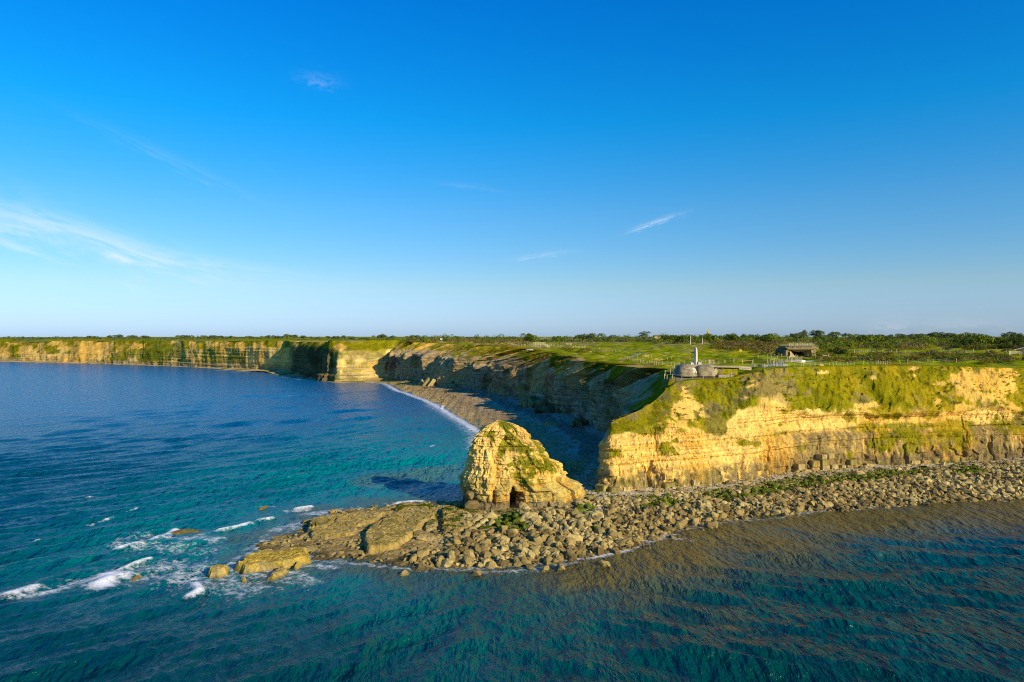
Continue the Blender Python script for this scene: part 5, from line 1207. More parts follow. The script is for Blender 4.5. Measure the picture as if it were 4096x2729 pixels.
for px, yt, w, d, sh, mn, lb in [
    (2120, 1329, 44, 560, 'round', 'leaf_green', 'lone windswept tree standing above the timber viewing deck'), (2238, 1338, 46, 620, 'wide', 'leaf_green', 'broad bushy tree second from the timber deck on the skyline'), (2330, 1334, 34, 700, 'round', 'leaf_far', 'left crown of the bluish tree pair on the skyline'),
    (2362, 1330, 46, 700, 'round', 'leaf_far', 'right crown of the bluish tree pair on the skyline'), (2443, 1338, 22, 720, 'round', 'leaf_far', 'small tree right of the bluish pair'), (2575, 1329, 30, 740, 'tall', 'leaf_far', 'thin feathery tree left of the stone pylon'), (2665, 1335, 40, 700, 'wide', 'leaf_green', 'bushy tree left of the two tall poles'),
    (2700, 1334, 60, 650, 'wide', 'leaf_green', 'wide green tree directly behind the stone pylon'), (2762, 1333, 50, 640, 'wide', 'leaf_green', 'green tree behind the left tall pole'), (2838, 1330, 62, 620, 'wide', 'leaf_green', 'green domed tree below the church spire'), (2915, 1333, 60, 640, 'wide', 'leaf_green', 'first of two green domes right of the spire'), (2950, 1331, 60, 640, 'wide', 'leaf_green', 'second of two green domes right of the spire'),
    (3003, 1337, 30, 900, 'round', 'leaf_far', 'pale blue green tree in the dip left of the bunker deck'), (3062, 1335, 60, 560, 'wide', 'leaf_brown' if False else 'leaf_dark', 'dark bushy tree left of the bright green one'), (3090, 1332, 46, 540, 'round', 'leaf_green', 'bright green tree left of the bunker with railings'), (3190, 1327, 50, 760, 'wide', 'leaf_far', 'low tree in front of the umbrella shaped crown'), (3213, 1319, 28, 780, 'round', 'leaf_far', 'umbrella shaped tree above the bunker deck'),
    (3262, 1320, 42, 760, 'round', 'leaf_far', 'tallest dome shaped tree right of the bunker deck'), (3300, 1335, 44, 760, 'wide', 'leaf_far', 'low tree right of the tallest dome'), (3348, 1327, 50, 780, 'round', 'leaf_far', 'rounded dark tree by itself right of the bunker'), (3318, 1336, 24, 780, 'round', 'leaf_far', 'small tree left of the solitary rounded one'), (3440, 1331, 60, 560, 'wide', 'leaf_green', 'straggly green bush tree with twigs on top'),
    (3485, 1329, 60, 520, 'wide', 'leaf_green', 'bright green spiky bush tree on the right skyline'), (3530, 1331, 60, 560, 'wide', 'leaf_dark', 'dark bush tree right of the bright spiky one'), (3612, 1333, 36, 800, 'round', 'leaf_far', 'small dome shaped tree on the right skyline'), (3642, 1335, 26, 800, 'round', 'leaf_far', 'smaller dome beside the small dome shaped tree'), (3690, 1330, 60, 800, 'wide', 'leaf_far', 'left end tree of the long bluish row'), (3730, 1326, 40, 800, 'round', 'leaf_far', 'tallest tree in the long bluish row'),
    (3765, 1328, 50, 800, 'wide', 'leaf_far', 'third tree of the long bluish row'), (3812, 1329, 70, 800, 'wide', 'leaf_far', 'right end tree of the long bluish row'), (3905, 1321, 120, 420, 'wide', 'leaf_green', 'very large bushy green tree dominating the right skyline'), (3860, 1340, 70, 410, 'wide', 'leaf_dark', 'dark lower crown joined to the very large bushy tree'), (4055, 1322, 60, 640, 'wide', 'leaf_far', 'rounded tree near the right edge of the view'),
    (3995, 1345, 70, 420, 'wide', 'leaf_dark', 'dark thicket tree left of the half buried bunker'), (4085, 1337, 70, 400, 'wide', 'leaf_dark', 'dark green tree behind the half buried bunker'), (3355, 1386, 60, 300, 'wide', 'leaf_dark', 'dark gorse tree against the right side of the bunker with railings'), (4150, 1330, 90, 420, 'wide', 'leaf_dark', 'dark tree just outside the right edge')]:
    tree(px, yt, w, d, sh, mn, lb)

# ------------------------------------------------------------------ observation bunker with the stone pylon
BX = lambda px, d: (px - 2048) / F * d
def lobe(name, cx, cy, rx, ry, h, z0, parent, marks=False, a0=-math.pi, a1=0.0):
    nu, nv = 90, 44; u = np.linspace(0, 1, nv); a = np.linspace(a0, a1, nu)
    A, Uu = np.meshgrid(a, u, indexing='ij'); ang = Uu * math.pi / 2
    rr = np.cos(ang) ** .60; zz2 = np.sin(ang) ** .95
    sq = lambda v: np.sign(v) * np.abs(v) ** .62
    x = cx + rx * rr * sq(np.cos(A)); y = cy + ry * rr * sq(np.sin(A)); z = z0 + h * zz2
    n = fbm(x * .9, y * .9, z * .9, 3, 801); c = mixv(np.array([.32, .27, .17]) * np.ones(x.shape + (3,)), np.array([.20, .165, .10]), sstep(-.1, .5, n))
    c = mixv(c, np.array([.30, .28, .10]), sstep(.2, .5, fbm(x * .5, y * .5, z * .5, 3, 803)) * .4)
    band = (np.abs((z - z0) % .62 - .31) < .03); c = np.where(band[..., None], c * .82, c)
    if marks:
        U_, V_ = PX(np.stack([x, y, z], -1))
        for (xa, ya, xb, yb, w_) in ((2774, 1475, 2778, 1490, 1.0), (2772.5, 1475, 2779, 1475.5, .8), (2779, 1475, 2782, 1480, .7), (2781, 1480, 2786, 1490, 1.1), (2785, 1474, 2790, 1482, .8), (2770, 1488, 2774, 1489, 1.2), (2752, 1473, 2795, 1473.6, .35)):
            d_s = polydist(U_, V_, np.array([[xa, ya], [xb, yb]], float)); c = mixv(c, np.array([.80, .78, .72]), sstep(w_ + .5, w_ * .5, d_s))
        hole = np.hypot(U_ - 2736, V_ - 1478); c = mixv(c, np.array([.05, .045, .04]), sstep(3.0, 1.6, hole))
        x = x; y = y + .35 * np.exp(-(hole / 2.0) ** 2)
    return mesh_obj(name, np.stack([x, y, z], -1).reshape(-1, 3), grid_faces(nu, nv), M['concrete'], parent, True, col=c.reshape(-1, 3))
bk = empty('observation_bunker', (0, 0, 0))
tag(bk, 'domed grey concrete observation bunker under the stone pylon at the cliff edge', 'bunker')
Z0 = 27.75
lobe('dome', BX(2746, 217), 219.0, 3.25, 4.6, 3.35, Z0 + .32, bk, True)
lobe('dome', BX(2822, 217), 219.2, 3.3, 4.1, 3.3, Z0 + .32, bk)
CC = (.38, .33, .225)
m_ = MB()
xr0, xr1 = BX(2750, 218), BX(2862, 218)
m_.box(xr0 - 1.8, xr1, 218.62, 226, Z0 - 1, Z0 + 3.0, CC); m_.hexa([(xr0 - 1.8, 218.62, Z0 + 3.0), (xr1, 218.62, Z0 + 3.0), (xr1, 226, Z0 + 3.0), (xr0 - 1.8, 226, Z0 + 3.0)], [(xr0 - .2, 218.62, Z0 + 3.72), (xr1 - .3, 218.62, Z0 + 3.55), (xr1 - .3, 226, Z0 + 3.55), (xr0 - .2, 226, Z0 + 3.6)], CC)
m_.build('rear_wall', M['concrete'], bk)
m_ = MB(); m_.box(BX(2716, 217), BX(2858, 217), 215.4, 218.6, Z0 - .6, Z0 + .34, (.03, .027, .022)); m_.build('slit_shade', M['concrete'], bk)  # solid block under the domes, near-black to paint the shade of the slit
m_ = MB(); xx0, xx1 = BX(2822, 219), BX(2996, 222)
m_.hexa([(xx0, 217.6, Z0 + 2.95), (BX(2955, 218), 217.4, Z0 + 2.75), (xx1, 219.6, Z0 + 2.35), (xx0, 227, Z0 + 2.9)], [(xx0, 217.6, Z0 + 3.45), (BX(2955, 218), 217.4, Z0 + 3.35), (xx1, 219.6, Z0 + 2.75), (xx0, 227, Z0 + 3.5)], CC)
m_.hexa([(BX(2955, 218), 217.6, Z0 + 2.3), (xx1, 219.8, Z0 + 1.9), (xx1 + 2, 226, Z0 + 2.0), (xx0, 226.8, Z0 + 2.6)], [(BX(2955, 218), 217.6, Z0 + 3.3), (xx1, 219.8, Z0 + 2.7), (xx1 + 2, 226, Z0 + 2.8), (xx0, 226.8, Z0 + 3.45)], CC)
m_.build('roof_slab', M['concrete'], bk)
m_ = MB()
for i in range(10): m_.box(BX(2862, 217), BX(2875, 217) - i * .03, 216.2 + i * .16, 218.8, Z0 - .5 + i * .30, Z0 - .5 + i * .30 + .30, (.46, .41, .30))
m_.build('stepped_buttress', M['concrete'], bk)
m_ = MB(); m_.box(BX(2864, 216), BX(2871, 216), 215.9, 216.3, Z0 - .4, Z0 + .75, (.02, .02, .025)); m_.build('doorway_shade', M['concrete'], bk)  # solid block coloured near-black for the shade inside the door opening
m_ = MB(); m_.hexa([(BX(2873, 216), 215.6, Z0 - .8), (BX(2932, 216), 215.2, Z0 - .8), (BX(2932, 216), 216.0, Z0 - .8), (BX(2873, 216), 216.6, Z0 - .8)], [(BX(2873, 216), 215.6, Z0 + .75), (BX(2932, 216), 215.2, Z0 + .70), (BX(2932, 216), 216.0, Z0 + .7), (BX(2873, 216), 216.6, Z0 + .75)], CC); m_.build('retaining_wall', M['concrete'], bk)
# grass bank behind the retaining wall
gu = np.linspace(BX(2872, 217), BX(2952, 217), 40); gv = np.linspace(215.9, 219.5, 22); A_, B2 = np.meshgrid(gu, gv, indexing='ij')
gz = Z0 + .68 + 1.9 * sstep(215.9, 218.6, B2) + .16 * fbm(A_ * 1.5, B2 * 1.5, None, 3, 811)
gc = mixv(GRASS * np.ones(A_.shape + (3,)), DRY, sstep(-.1, .4, fbm(A_ * .8, B2, None, 3, 812)) * .8)
mesh_obj('grass_bank', np.stack([A_, B2, gz], -1).reshape(-1, 3), grid_faces(*A_.shape), M['turf'], bk, True, col=gc.reshape(-1, 3))
m_ = MB()
for i in range(7): m_.box(BX(2688, 217) + i * .22, BX(2706, 217) + .2, 217.2 + i * .35, 217.55 + i * .35, Z0 + .55 + i * .26, Z0 + .81 + i * .26, (.55, .50, .38))
m_.build('stair', M['concrete'], bk)
# pylon
mon = empty('stone_pylon', (BX(2786, 219.5), 220.2, Z0 + 3.45)); tag(mon, 'tall pale granite dagger shaped pylon standing on the bunker roof', 'monument')
def prism(parent, name, rings, mat):
    v = []; f = []; n = len(rings[0])
    for r in rings: v += r
    for i in range(len(rings) - 1):
        for k in range(n): a = i * n + k; b = i * n + (k + 1) % n; f.append((a, b, b + n, a + n))
    f.append(tuple(range(n))[::-1]); f.append(tuple(range((len(rings) - 1) * n, len(rings) * n)))
    return mesh_obj(name, v, f, mat, parent)
rg = []
for z, w_, sh_ in ((-.3, .50, 0), (.8, .47, 0), (2.2, .49, .02), (3.6, .46, .02), (4.6, .40, 0), (5.1, .32, -.06), (5.45, .16, -.12), (5.5, .08, -.13)):
    rg.append([(-w_ * .95 + sh_, .35, z), (-w_ * .25 + sh_, -.45, z), (w_ + sh_, -.15, z), (w_ * .8 + sh_, .5, z)])
prism(mon, 'shaft', rg, M['granite'])
for lb_, dx, w_, tilt in (('left', -1.25, .95, .5), ('right', 1.0, .95, -.4)):
    rg = [[(dx - w_ / 2, -.7, -.35), (dx + w_ / 2, -.9 if dx > 0 else -.6, -.35), (dx + w_ / 2 + .1, .6, -.35), (dx - w_ / 2, .6, -.35)], [(dx - w_ / 2 + .05, -.6, 1.0 if dx < 0 else 1.05), (dx + w_ / 2, -.7 if dx > 0 else -.5, .62 if dx < 0 else .72), (dx + w_ / 2, .5, .62), (dx - w_ / 2, .5, 1.0)]]
    prism(mon, 'base_stone', rg, M['granite'])

# ------------------------------------------------------------------ ruined casemate with railed deck
g = ground(3190, 1430); gd = g[1]
cs = empty('casemate', (0, 0, 0)); tag(cs, 'broken concrete gun casemate with a stepped dark opening and a railed deck on its roof', 'bunker')
def LX(px, d=None): return (px - 2048) / F * (d or gd)
def LZ(py, d=None): return H - (py - HOR) / F * (d or gd)
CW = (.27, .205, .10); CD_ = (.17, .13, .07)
m_ = MB(); d0 = gd
m_.hexa([(LX(3142), d0, LZ(1436)), (LX(3174), d0 - .6, LZ(1434)), (LX(3174), d0 + 9, LZ(1434)), (LX(3124), d0 + 9, LZ(1436))], [(LX(3146), d0 + .4, LZ(1400)), (LX(3166), d0 + .6, LZ(1406)), (LX(3166), d0 + 9, LZ(1396)), (LX(3140), d0 + 9, LZ(1396))], CW)
m_.hexa([(LX(3158), d0 - 1.2, LZ(1436)), (LX(3184), d0 - .8, LZ(1433)), (LX(3174), d0 + 2, LZ(1433)), (LX(3158), d0 + 2, LZ(1436))], [(LX(3160), d0 - .2, LZ(1406)), (LX(3166), d0 + .3, LZ(1408)), (LX(3166), d0 + 2, LZ(1405)), (LX(3160), d0 + 2, LZ(1405))], (.50, .37, .17))
m_.build('left_pier', M['concrete'], cs)
m_ = MB(); m_.hexa([(LX(3246), d0, LZ(1425)), (LX(3266), d0 + 1, LZ(1424)), (LX(3272), d0 + 10, LZ(1420)), (LX(3246), d0 + 10, LZ(1424))], [(LX(3246), d0 + .3, LZ(1398)), (LX(3267), d0 + 1.3, LZ(1398)), (LX(3272), d0 + 10, LZ(1396)), (LX(3246), d0 + 10, LZ(1396))], CW); m_.build('right_pier', M['concrete'], cs)
for i, (xa, xb, ya, yb, dy) in enumerate(((3146, 3262, 1386, 1392, .7), (3150, 3262, 1392, 1398, 0.0), (3166, 3248, 1398, 1402, 1.2), (3186, 3242, 1402.5, 1405.5, 2.4), (3196, 3238, 1406, 1409, 3.6))):
    m_ = MB(); m_.box(LX(xa), LX(xb), d0 + dy, d0 + 10, LZ(yb), LZ(ya), (CW, CW, (.50, .37, .19), (.48, .33, .22), (.46, .31, .2))[i]); m_.build('stepped_lintel', M['concrete'], cs)
for i, (xa, dy) in enumerate(((3243, 1.2), (3238, 2.4), (3234, 3.6))):
    m_ = MB(); m_.box(LX(xa), LX(xa + 6), d0 + dy, d0 + 10, LZ(1425), LZ(1400 + i * 3), (.48, .36, .18)); m_.build('stepped_jamb', M['concrete'], cs)
m_ = MB(); m_.box(LX(3168), LX(3194), d0 + 5, d0 + 10, LZ(1428), LZ(1400), (.06, .05, .04)); m_.box(LX(3210), LX(3240), d0 + 7, d0 + 10, LZ(1424), LZ(1404), (.04, .035, .03)); m_.build('chamber_shade', M['concrete'], cs)  # solid boxes painted near-black as the shade deep inside the opening
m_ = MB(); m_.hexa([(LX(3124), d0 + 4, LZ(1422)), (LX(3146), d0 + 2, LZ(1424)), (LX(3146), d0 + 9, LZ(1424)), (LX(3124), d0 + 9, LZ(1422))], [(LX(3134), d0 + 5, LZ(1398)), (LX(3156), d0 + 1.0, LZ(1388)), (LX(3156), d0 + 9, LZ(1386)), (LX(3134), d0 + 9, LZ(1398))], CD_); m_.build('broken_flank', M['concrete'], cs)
dk = MB(); dk.box(LX(3156), LX(3249), d0 + .1, d0 + 8, LZ(1386), LZ(1384), None); dk.build('deck', M['greywood'], cs)
pm = MB(); pm.box(-.07, .07, -.07, .07, 0, 1.25)
pme = pm.build('post', M['palewood'], cs); pme.location = (LX(3157), d0 + .1, LZ(1384))
for px in (3168, 3180, 3190, 3200, 3210, 3220, 3230, 3240, 3248): o = pme.copy(); COL.objects.link(o); o.location = (LX(px), d0 + .1, LZ(1384))
for zz_ in (.5, .85, 1.22): m_ = MB(); m_.bar((LX(3156), d0 + .1, LZ(1384) + zz_), (LX(3249), d0 + .1, LZ(1384) + zz_), .10); m_.build('rail', M['palewood'], cs)
for px in (3180, 3199, 3210): m_ = MB(); m_.bar((LX(px), d0, LZ(1390)), (LX(px), d0, LZ(1373)), .16); m_.build('prop', M['greywood'], cs)
for off, zo in ((0, 0), (0, .5), (0, 1.0)): m_ = MB(); m_.bar((LX(3249), d0 + .2, LZ(1386) + zo + .1), (LX(3286), d0 + 3.0, LZ(1398) + zo + .1), .14, .22 if zo == 0 else .1); m_.build('stair_rail', M['greywood'], cs)
for i in range(9):
    t = i / 8; m_ = MB(); m_.box(-.7, .7, -.15, .15, -.03, .03); o = m_.build('tread', M['greywood'], cs); o.location = (LX(3249) * (1 - t) + LX(3286) * t, d0 + 1.0 + 2.8 * t, LZ(1386) * (1 - t) + LZ(1398) * t)
bc_ = []
for px, dy, r in ((3104, 3, 2.2), (3116, 4, 2.6), (3128, 5, 2.4), (3120, 8, 3.0), (3268, 2, 2.0), (3280, 3, 2.6), (3292, 5, 2.4), (3300, 7, 2.8), (3275, 8, 3.2)):
    X = LX(px, d0 + dy); bc_.append((X, d0 + dy, top(np.array([X]), np.array([d0 + dy]))[0] - .2, r, r, r * .8))
A = np.array(bc_); v, f = leafballs(A[:, :3], A[:, 3:], 220, .10, seed=909); tag(mesh_obj('flank_gorse', v, f, M['leaf_gorse']), 'gorse bushes crowding both flanks of the concrete casemate', 'bushes', None, 'stuff')
# half buried bunker at the right edge
g2 = ground(4080, 1410); d2 = g2[1] + 6
m_ = MB()
hb = empty('buried_bunker', (0, 0, 0)); tag(hb, 'half buried dark concrete bunker with a curved roof behind the timber gate', 'bunker')
xs_ = np.linspace(4046, 4260, 16)
prev = None
for x in xs_:
    t = (x - 4046) / 214; yt = 1405 - 24 * math.sin(min(1, t * 1.4 + .05) * math.pi / 2)
    if prev: m_.hexa([(LX(prev[0], d2), d2, LZ(1416, d2)), (LX(x, d2), d2, LZ(1416, d2)), (LX(x, d2), d2 + 8, LZ(1416, d2)), (LX(prev[0], d2), d2 + 8, LZ(1416, d2))], [(LX(prev[0], d2), d2, LZ(prev[1], d2)), (LX(x, d2), d2, LZ(yt, d2)), (LX(x, d2), d2 + 8, LZ(yt, d2)), (LX(prev[0], d2), d2 + 8, LZ(prev[1], d2))], (.05, .055, .05))
    prev = (x, yt)
m_.build('wall', M['concrete'], hb)
m_ = MB(); prev = None
for x in xs_[:9]:
    t = (x - 4046) / 214; yt = 1405 - 24 * math.sin(min(1, t * 1.4 + .05) * math.pi / 2)
    if prev: m_.bar((LX(prev[0], d2), d2 - .1, LZ(prev[1] - 1, d2)), (LX(x, d2), d2 - .1, LZ(yt - 1, d2)), .3, .25, (.45, .36, .22))
    prev = (x, yt)
m_.build('roof_edge', M['concrete'], hb)

# ------------------------------------------------------------------ fences, gate, signs, poles
post_me = {}
def post_mesh(h, w, mat):
    k = (h, w, mat)
    if k not in post_me:
        m_ = MB(); m_.hexa([(-w / 2, -w / 2, -.3), (w / 2, -w / 2, -.3), (w / 2, w / 2, -.3), (-w / 2, w / 2, -.3)], [(-w * .42, -w * .42, h), (w * .42, -w * .42, h), (w * .42, w * .42, h), (-w * .42, w * .42, h)])
        me = bpy.data.meshes.new('post'); me.from_pydata(m_.v, [], m_.f); me.materials.append(M[mat]); post_me[k] = me
    return post_me[k]
rf = np.random.default_rng(5)
def fence(label, pts, n, h=1.3, w=.15, mat='wood', lean=.03, wires=2, jit=.15, group=None, rail=None, explicit=False):
    P = np.array([ground(*p) if len(p) == 2 else WD(*p) for p in pts])
    if explicit: Q = P
    else:
        s_ = np.concatenate([[0], np.cumsum(np.linalg.norm(np.diff(P[:, :2], axis=0), axis=1))]); t = np.linspace(0, s_[-1], n); t[1:-1] += rf.normal(0, jit, n - 2) * (t[1] - t[0])
        Q = np.stack([np.interp(t, s_, P[:, j]) for j in range(3)], 1); Q[:, 2] = top(Q[:, 0], Q[:, 1])
    w = w * .85; root = empty('fence', tuple(Q[0])); tag(root, label, 'fence', group)
    tops = []
    for q in Q:
        o = bpy.data.objects.new('post', post_mesh(h, w, mat)); COL.objects.link(o); o.parent = root; o.location = tuple(q - Q[0]); o.rotation_euler = (rf.normal(0, lean), rf.normal(0, lean), rf.uniform(0, 1)); sc = rf.uniform(.85, 1.12); o.scale = (1, 1, sc); tops.append(q - Q[0])
    for k in range(wires):
        m_ = MB(); z = h * (.85 - .4 * k)
        for a, b in zip(tops[:-1], tops[1:]): m_.bar(a + [0, 0, z], b + [0, 0, z], .025)
        m_.build('wire', M['wire'], root)
    if rail:
        m_ = MB()
        for a, b in zip(tops[:-1], tops[1:]): m_.bar(a + [0, 0, h * .9], b + [0, 0, h * .9], .10)
        m_.build('rail', M[rail], root)
    return root
fence('thin post fence along the front edge of the domed bunker platform', [(2658, 1511, 207), (2668, 1513, 208), (2689, 1513, 210), (2727, 1514, 211), (2771, 1514, 212), (2813, 1518, 212), (2856, 1518, 212), (2901, 1516, 212.5), (2916, 1511, 213.5), (2926, 1505, 215)], 0, 1.15, .13, 'palewood', .02, 1, explicit=True)
fence('fence posts climbing the bank left of the domed bunker', [(2660, 1500, 214), (2682, 1494, 216), (2692, 1484, 219), (2697, 1474, 223), (2716, 1468, 226), (2736, 1462, 230)], 0, 1.5, .16, 'wood', .03, 1, explicit=True)
fence('post and wire fence crossing the turf left of the stone pylon', [(2480, 1440), (2560, 1450), (2640, 1461), (2700, 1462), (2760, 1460)], 22, 1.3, .17, 'wood', .05)
fence('long fence behind the stone pylon across the cratered turf', [(2500, 1431), (2600, 1432), (2700, 1437), (2760, 1439)], 10, 1.5, .15, 'palewood', .03)
fence('close set leaning pales behind the bunker roof with an orange top rail', [(2832, 1458), (2858, 1457)], 9, 1.6, .15, 'palewood', .06, 0, rail='orange')
fence('fence with orange tape running right from the leaning pales', [(2858, 1457), (2905, 1455), (2950, 1457), (3010, 1462)], 6, 1.5, .15, 'palewood', .03, 1, rail='orange')
fence('short pale posts beside the foot of the stone pylon', [(2800, 1459), (2806, 1459), (2812, 1459), (2823, 1458)], 0, 1.8, .17, 'palewood', .04, 0, explicit=True)
fence('post and wire fence along the middle of the turf right of the bunker', [(2820, 1450), (2935, 1453), (3010, 1451), (3075, 1452), (3165, 1450)], 13, 1.7, .14, 'wood', .03)
fence('leaning driftwood posts where the footpath meets the cliff edge', [(2990, 1473), (3010, 1470), (3030, 1470), (3056, 1471)], 14, 1.25, .16, 'wood', .09, 1)
fence('leaning posts beside the pale gravel patch', [(3074, 1468), (3100, 1468), (3135, 1468)], 12, 1.5, .16, 'wood', .09, 1)
fence('fence posts round the grassy hump before the casemate', [(3032, 1434), (3062, 1434), (3082, 1433), (3126, 1432), (3170, 1430)], 7, 1.5, .18, 'wood', .02)
fence('tall posts of the netting fence in front of the casemate', [(3150, 1448), (3180, 1444), (3210, 1440), (3250, 1438), (3262, 1432)], 14, 1.9, .15, 'wood', .03)
fence('loose cluster of thin posts in the turf below the casemate', [(3070, 1452), (3110, 1450), (3170, 1450)], 12, 1.6, .12, 'palewood', .05)
fence('low fence along the cliff top left of the gorse band', [(3176, 1470), (3250, 1467), (3300, 1463), (3345, 1461)], 9, 1.3, .15, 'wood', .03)
fence('straight row of posts along the edge of the cliff top gorse', [(3345, 1461), (3420, 1460), (3500, 1459), (3560, 1458)], 15, 1.3, .15, 'wood', .06)
fence('widely spaced posts behind the sandy scar at the cliff top', [(3600, 1458), (3700, 1453), (3780, 1451), (3860, 1455)], 9, 1.5, .14, 'palewood', .04)
fence('upper sheep fence between the gorse band and the thickets', [(3418, 1412), (3500, 1408), (3600, 1411), (3700, 1412), (3800, 1411), (3900, 1410), (4026, 1412)], 26, 1.6, .17, 'palewood', .03)
fence('lower sheep fence dipping through the gorse on the right', [(3440, 1420), (3560, 1416), (3720, 1424), (3840, 1420), (3900, 1418)], 14, 1.3, .15, 'wood', .05)
fence('posts right of the timber gate at the edge of the view', [(4090, 1412), (4130, 1412), (4200, 1413)], 5, 1.6, .17, 'palewood', .03)
fence('row of pale posts along the footpath above the middle of the bay', [(2200, 1386), (2250, 1391), (2300, 1391), (2340, 1391)], 26, 1.5, .26, 'palewood', .04, 1)
fence('thin fence sloping down from the bay footpath to the pylon turf', [(2352, 1395), (2400, 1400), (2460, 1408), (2480, 1412)], 12, 1.5, .2, 'wood', .05)
fence('fence left of the timber viewing deck above the bay', [(2043, 1383), (2080, 1385), (2116, 1385)], 16, 1.5, .24, 'wood', .05)
fence('row of tiny white posts along the edge of the straw coloured field', [(1372, 1373, 700), (1640, 1373, 700)][:0] + [(1372, 1372, 690), (1385, 1372, 690), (1398, 1372, 690), (1411, 1372, 690), (1424, 1372, 690), (1437, 1372, 690), (1450, 1372, 690), (1463, 1372, 690), (1476, 1372, 690), (1489, 1372, 690), (1502, 1372, 690), (1515, 1372, 690), (1528, 1372, 690), (1541, 1373, 690), (1554, 1373, 690), (1567, 1373, 690), (1580, 1373, 690), (1593, 1374, 690), (1606, 1374, 690)], 0, 1.2, .3, 'white', .02, 0, explicit=True)
# gate
gt = ground(4060, 1420); gr = empty('field_gate', tuple(gt)); tag(gr, 'pale timber five bar field gate in front of the half buried bunker', 'gate')
gw = 44 / F * gt[1]
for k in range(5):
    m_ = MB(); m_.box(-gw / 2, gw / 2, -.04, .04, .25 + k * .26, .37 + k * .26); m_.build('bar', M['palewood'], gr)
for x in (-gw / 2 - .15, gw / 2 + .15, -gw / 2 + .2): m_ = MB(); m_.box(x - .12, x + .12, -.12, .12, -.3, 1.6); m_.build('gate_post', M['palewood'], gr)
m_ = MB(); m_.bar((-.1, -.08, 1.4), (gw / 2 - .1, -.08, .3), .12); m_.build('brace', M['palewood'], gr)
# white sign
sg = ground(3214, 1464); sr = empty('notice_board', tuple(sg)); tag(sr, 'blank white notice board on a post near the cliff edge below the casemate', 'sign')
m_ = MB(); m_.box(-.6, .6, -.03, .03, 1.05, 1.78); m_.build('panel', M['white'], sr)
for x in (-.08, .16): m_ = MB(); m_.box(x - .06, x + .06, .04, .14, -.3, 1.75); m_.build('post', M['wood'], sr)
m_ = MB()
sd2 = WD(3217, 1436, 290)
for k, (px, py, lb) in enumerate([(3159, 1434, 'small white plate on the turf left of the netting fence'), (3952, 1408, 'small white plate on the fence below the right thickets')]):
    gg = ground(px, py + 3); o = MB(); o.box(-.32, .32, -.03, .03, .55, .85); o.box(-.04, .04, .03, .09, -.2, .8); q = o.build('notice_plate', M['white']); q.location = tuple(gg); tag(q, lb, 'sign')
bb = ground(3303, 1430); br_ = empty('bench', tuple(bb)); tag(br_, 'timber bench between two posts beside the dark gorse', 'bench')
m_ = MB(); m_.box(-1.0, 1.0, -.2, .2, .42, .52); m_.build('seat', M['greywood'], br_); m_ = MB(); m_.box(-1.0, 1.0, .22, .3, .6, 1.0); m_.build('backrest', M['greywood'], br_)
for x in (-1.2, 1.2): m_ = MB(); m_.box(x - .12, x + .12, -.1, .12, -.2, 1.25); m_.build('leg', M['wood'], br_)
# poles
for px, yt, yb, lb in ((2762, 1342, 1379, 'left of the two tall white poles behind the stone pylon'), (2810, 1342, 1379, 'right of the two tall white poles behind the stone pylon')):
    gg = ground(px, yb); hgt = (yb - yt) / F * gg[1]; m_ = MB(); vs = []
    for z, r in ((-.3, .22), (hgt * .6, .17), (hgt, .12)):
        for k in range(8): vs.append((r * math.cos(k * .785), r * math.sin(k * .785), z))
    fs = [(i * 8 + k, i * 8 + (k + 1) % 8, i * 8 + 8 + (k + 1) % 8, i * 8 + 8 + k) for i in range(2) for k in range(8)] + [tuple(range(16, 24))]
    m_.add(vs, fs); o = m_.build('pole', M['white']); o.location = tuple(gg); tag(o, lb, 'pole')
# timber viewing deck above the bay
vd = ground(2155, 1388); vr = empty('viewing_deck', tuple(vd)); tag(vr, 'timber viewing deck with railings on the turf above the bay cliff', 'viewing deck')
u = vd[1] / F
m_ = MB(); m_.box(-20 * u, 26 * u, 0, 6, 1.3, 1.5); m_.build('deck', M['greywood'], vr)
for px in np.linspace(-20, 26, 8): m_ = MB(); m_.box(px * u - .12, px * u + .12, -.12, .12, -.4, 3.1); m_.build('post', M['palewood'], vr)
for z in (1.9, 2.5, 3.05): m_ = MB(); m_.box(-20 * u, 26 * u, -.06, .06, z - .09, z + .09); m_.build('rail', M['palewood'], vr)
for k in range(6): m_ = MB(); m_.box((18 + k * 3) * u, (38 + k * 1.5) * u, -1.0 - k * .5, -.6 - k * .5, 1.2 - k * .34, 1.4 - k * .34); m_.build('step', M['palewood'], vr)
for k in range(6): m_ = MB(); m_.box((-36 + k * 3) * u, (-35 + k * 3) * u, .2, .3, .2, 2.6); m_.build('baluster', M['greywood'], vr)
# low timber viewing rail on the turf
pr = ground(2276, 1381); rr_ = empty('timber_rail', tuple(pr)); tag(rr_, 'short pale timber rail standing alone on the turf right of the viewing deck', 'railing')
u = pr[1] / F
for z in (.5, 1.2): m_ = MB(); m_.box(-10 * u, 10 * u, -.05, .05, z, z + .16); m_.build('rail', M['palewood'], rr_)
for k in range(5): m_ = MB(); x = (-10 + 5 * k) * u; m_.box(x - .12, x + .12, -.1, .1, -.3, 1.4); m_.build('post', M['palewood'], rr_)
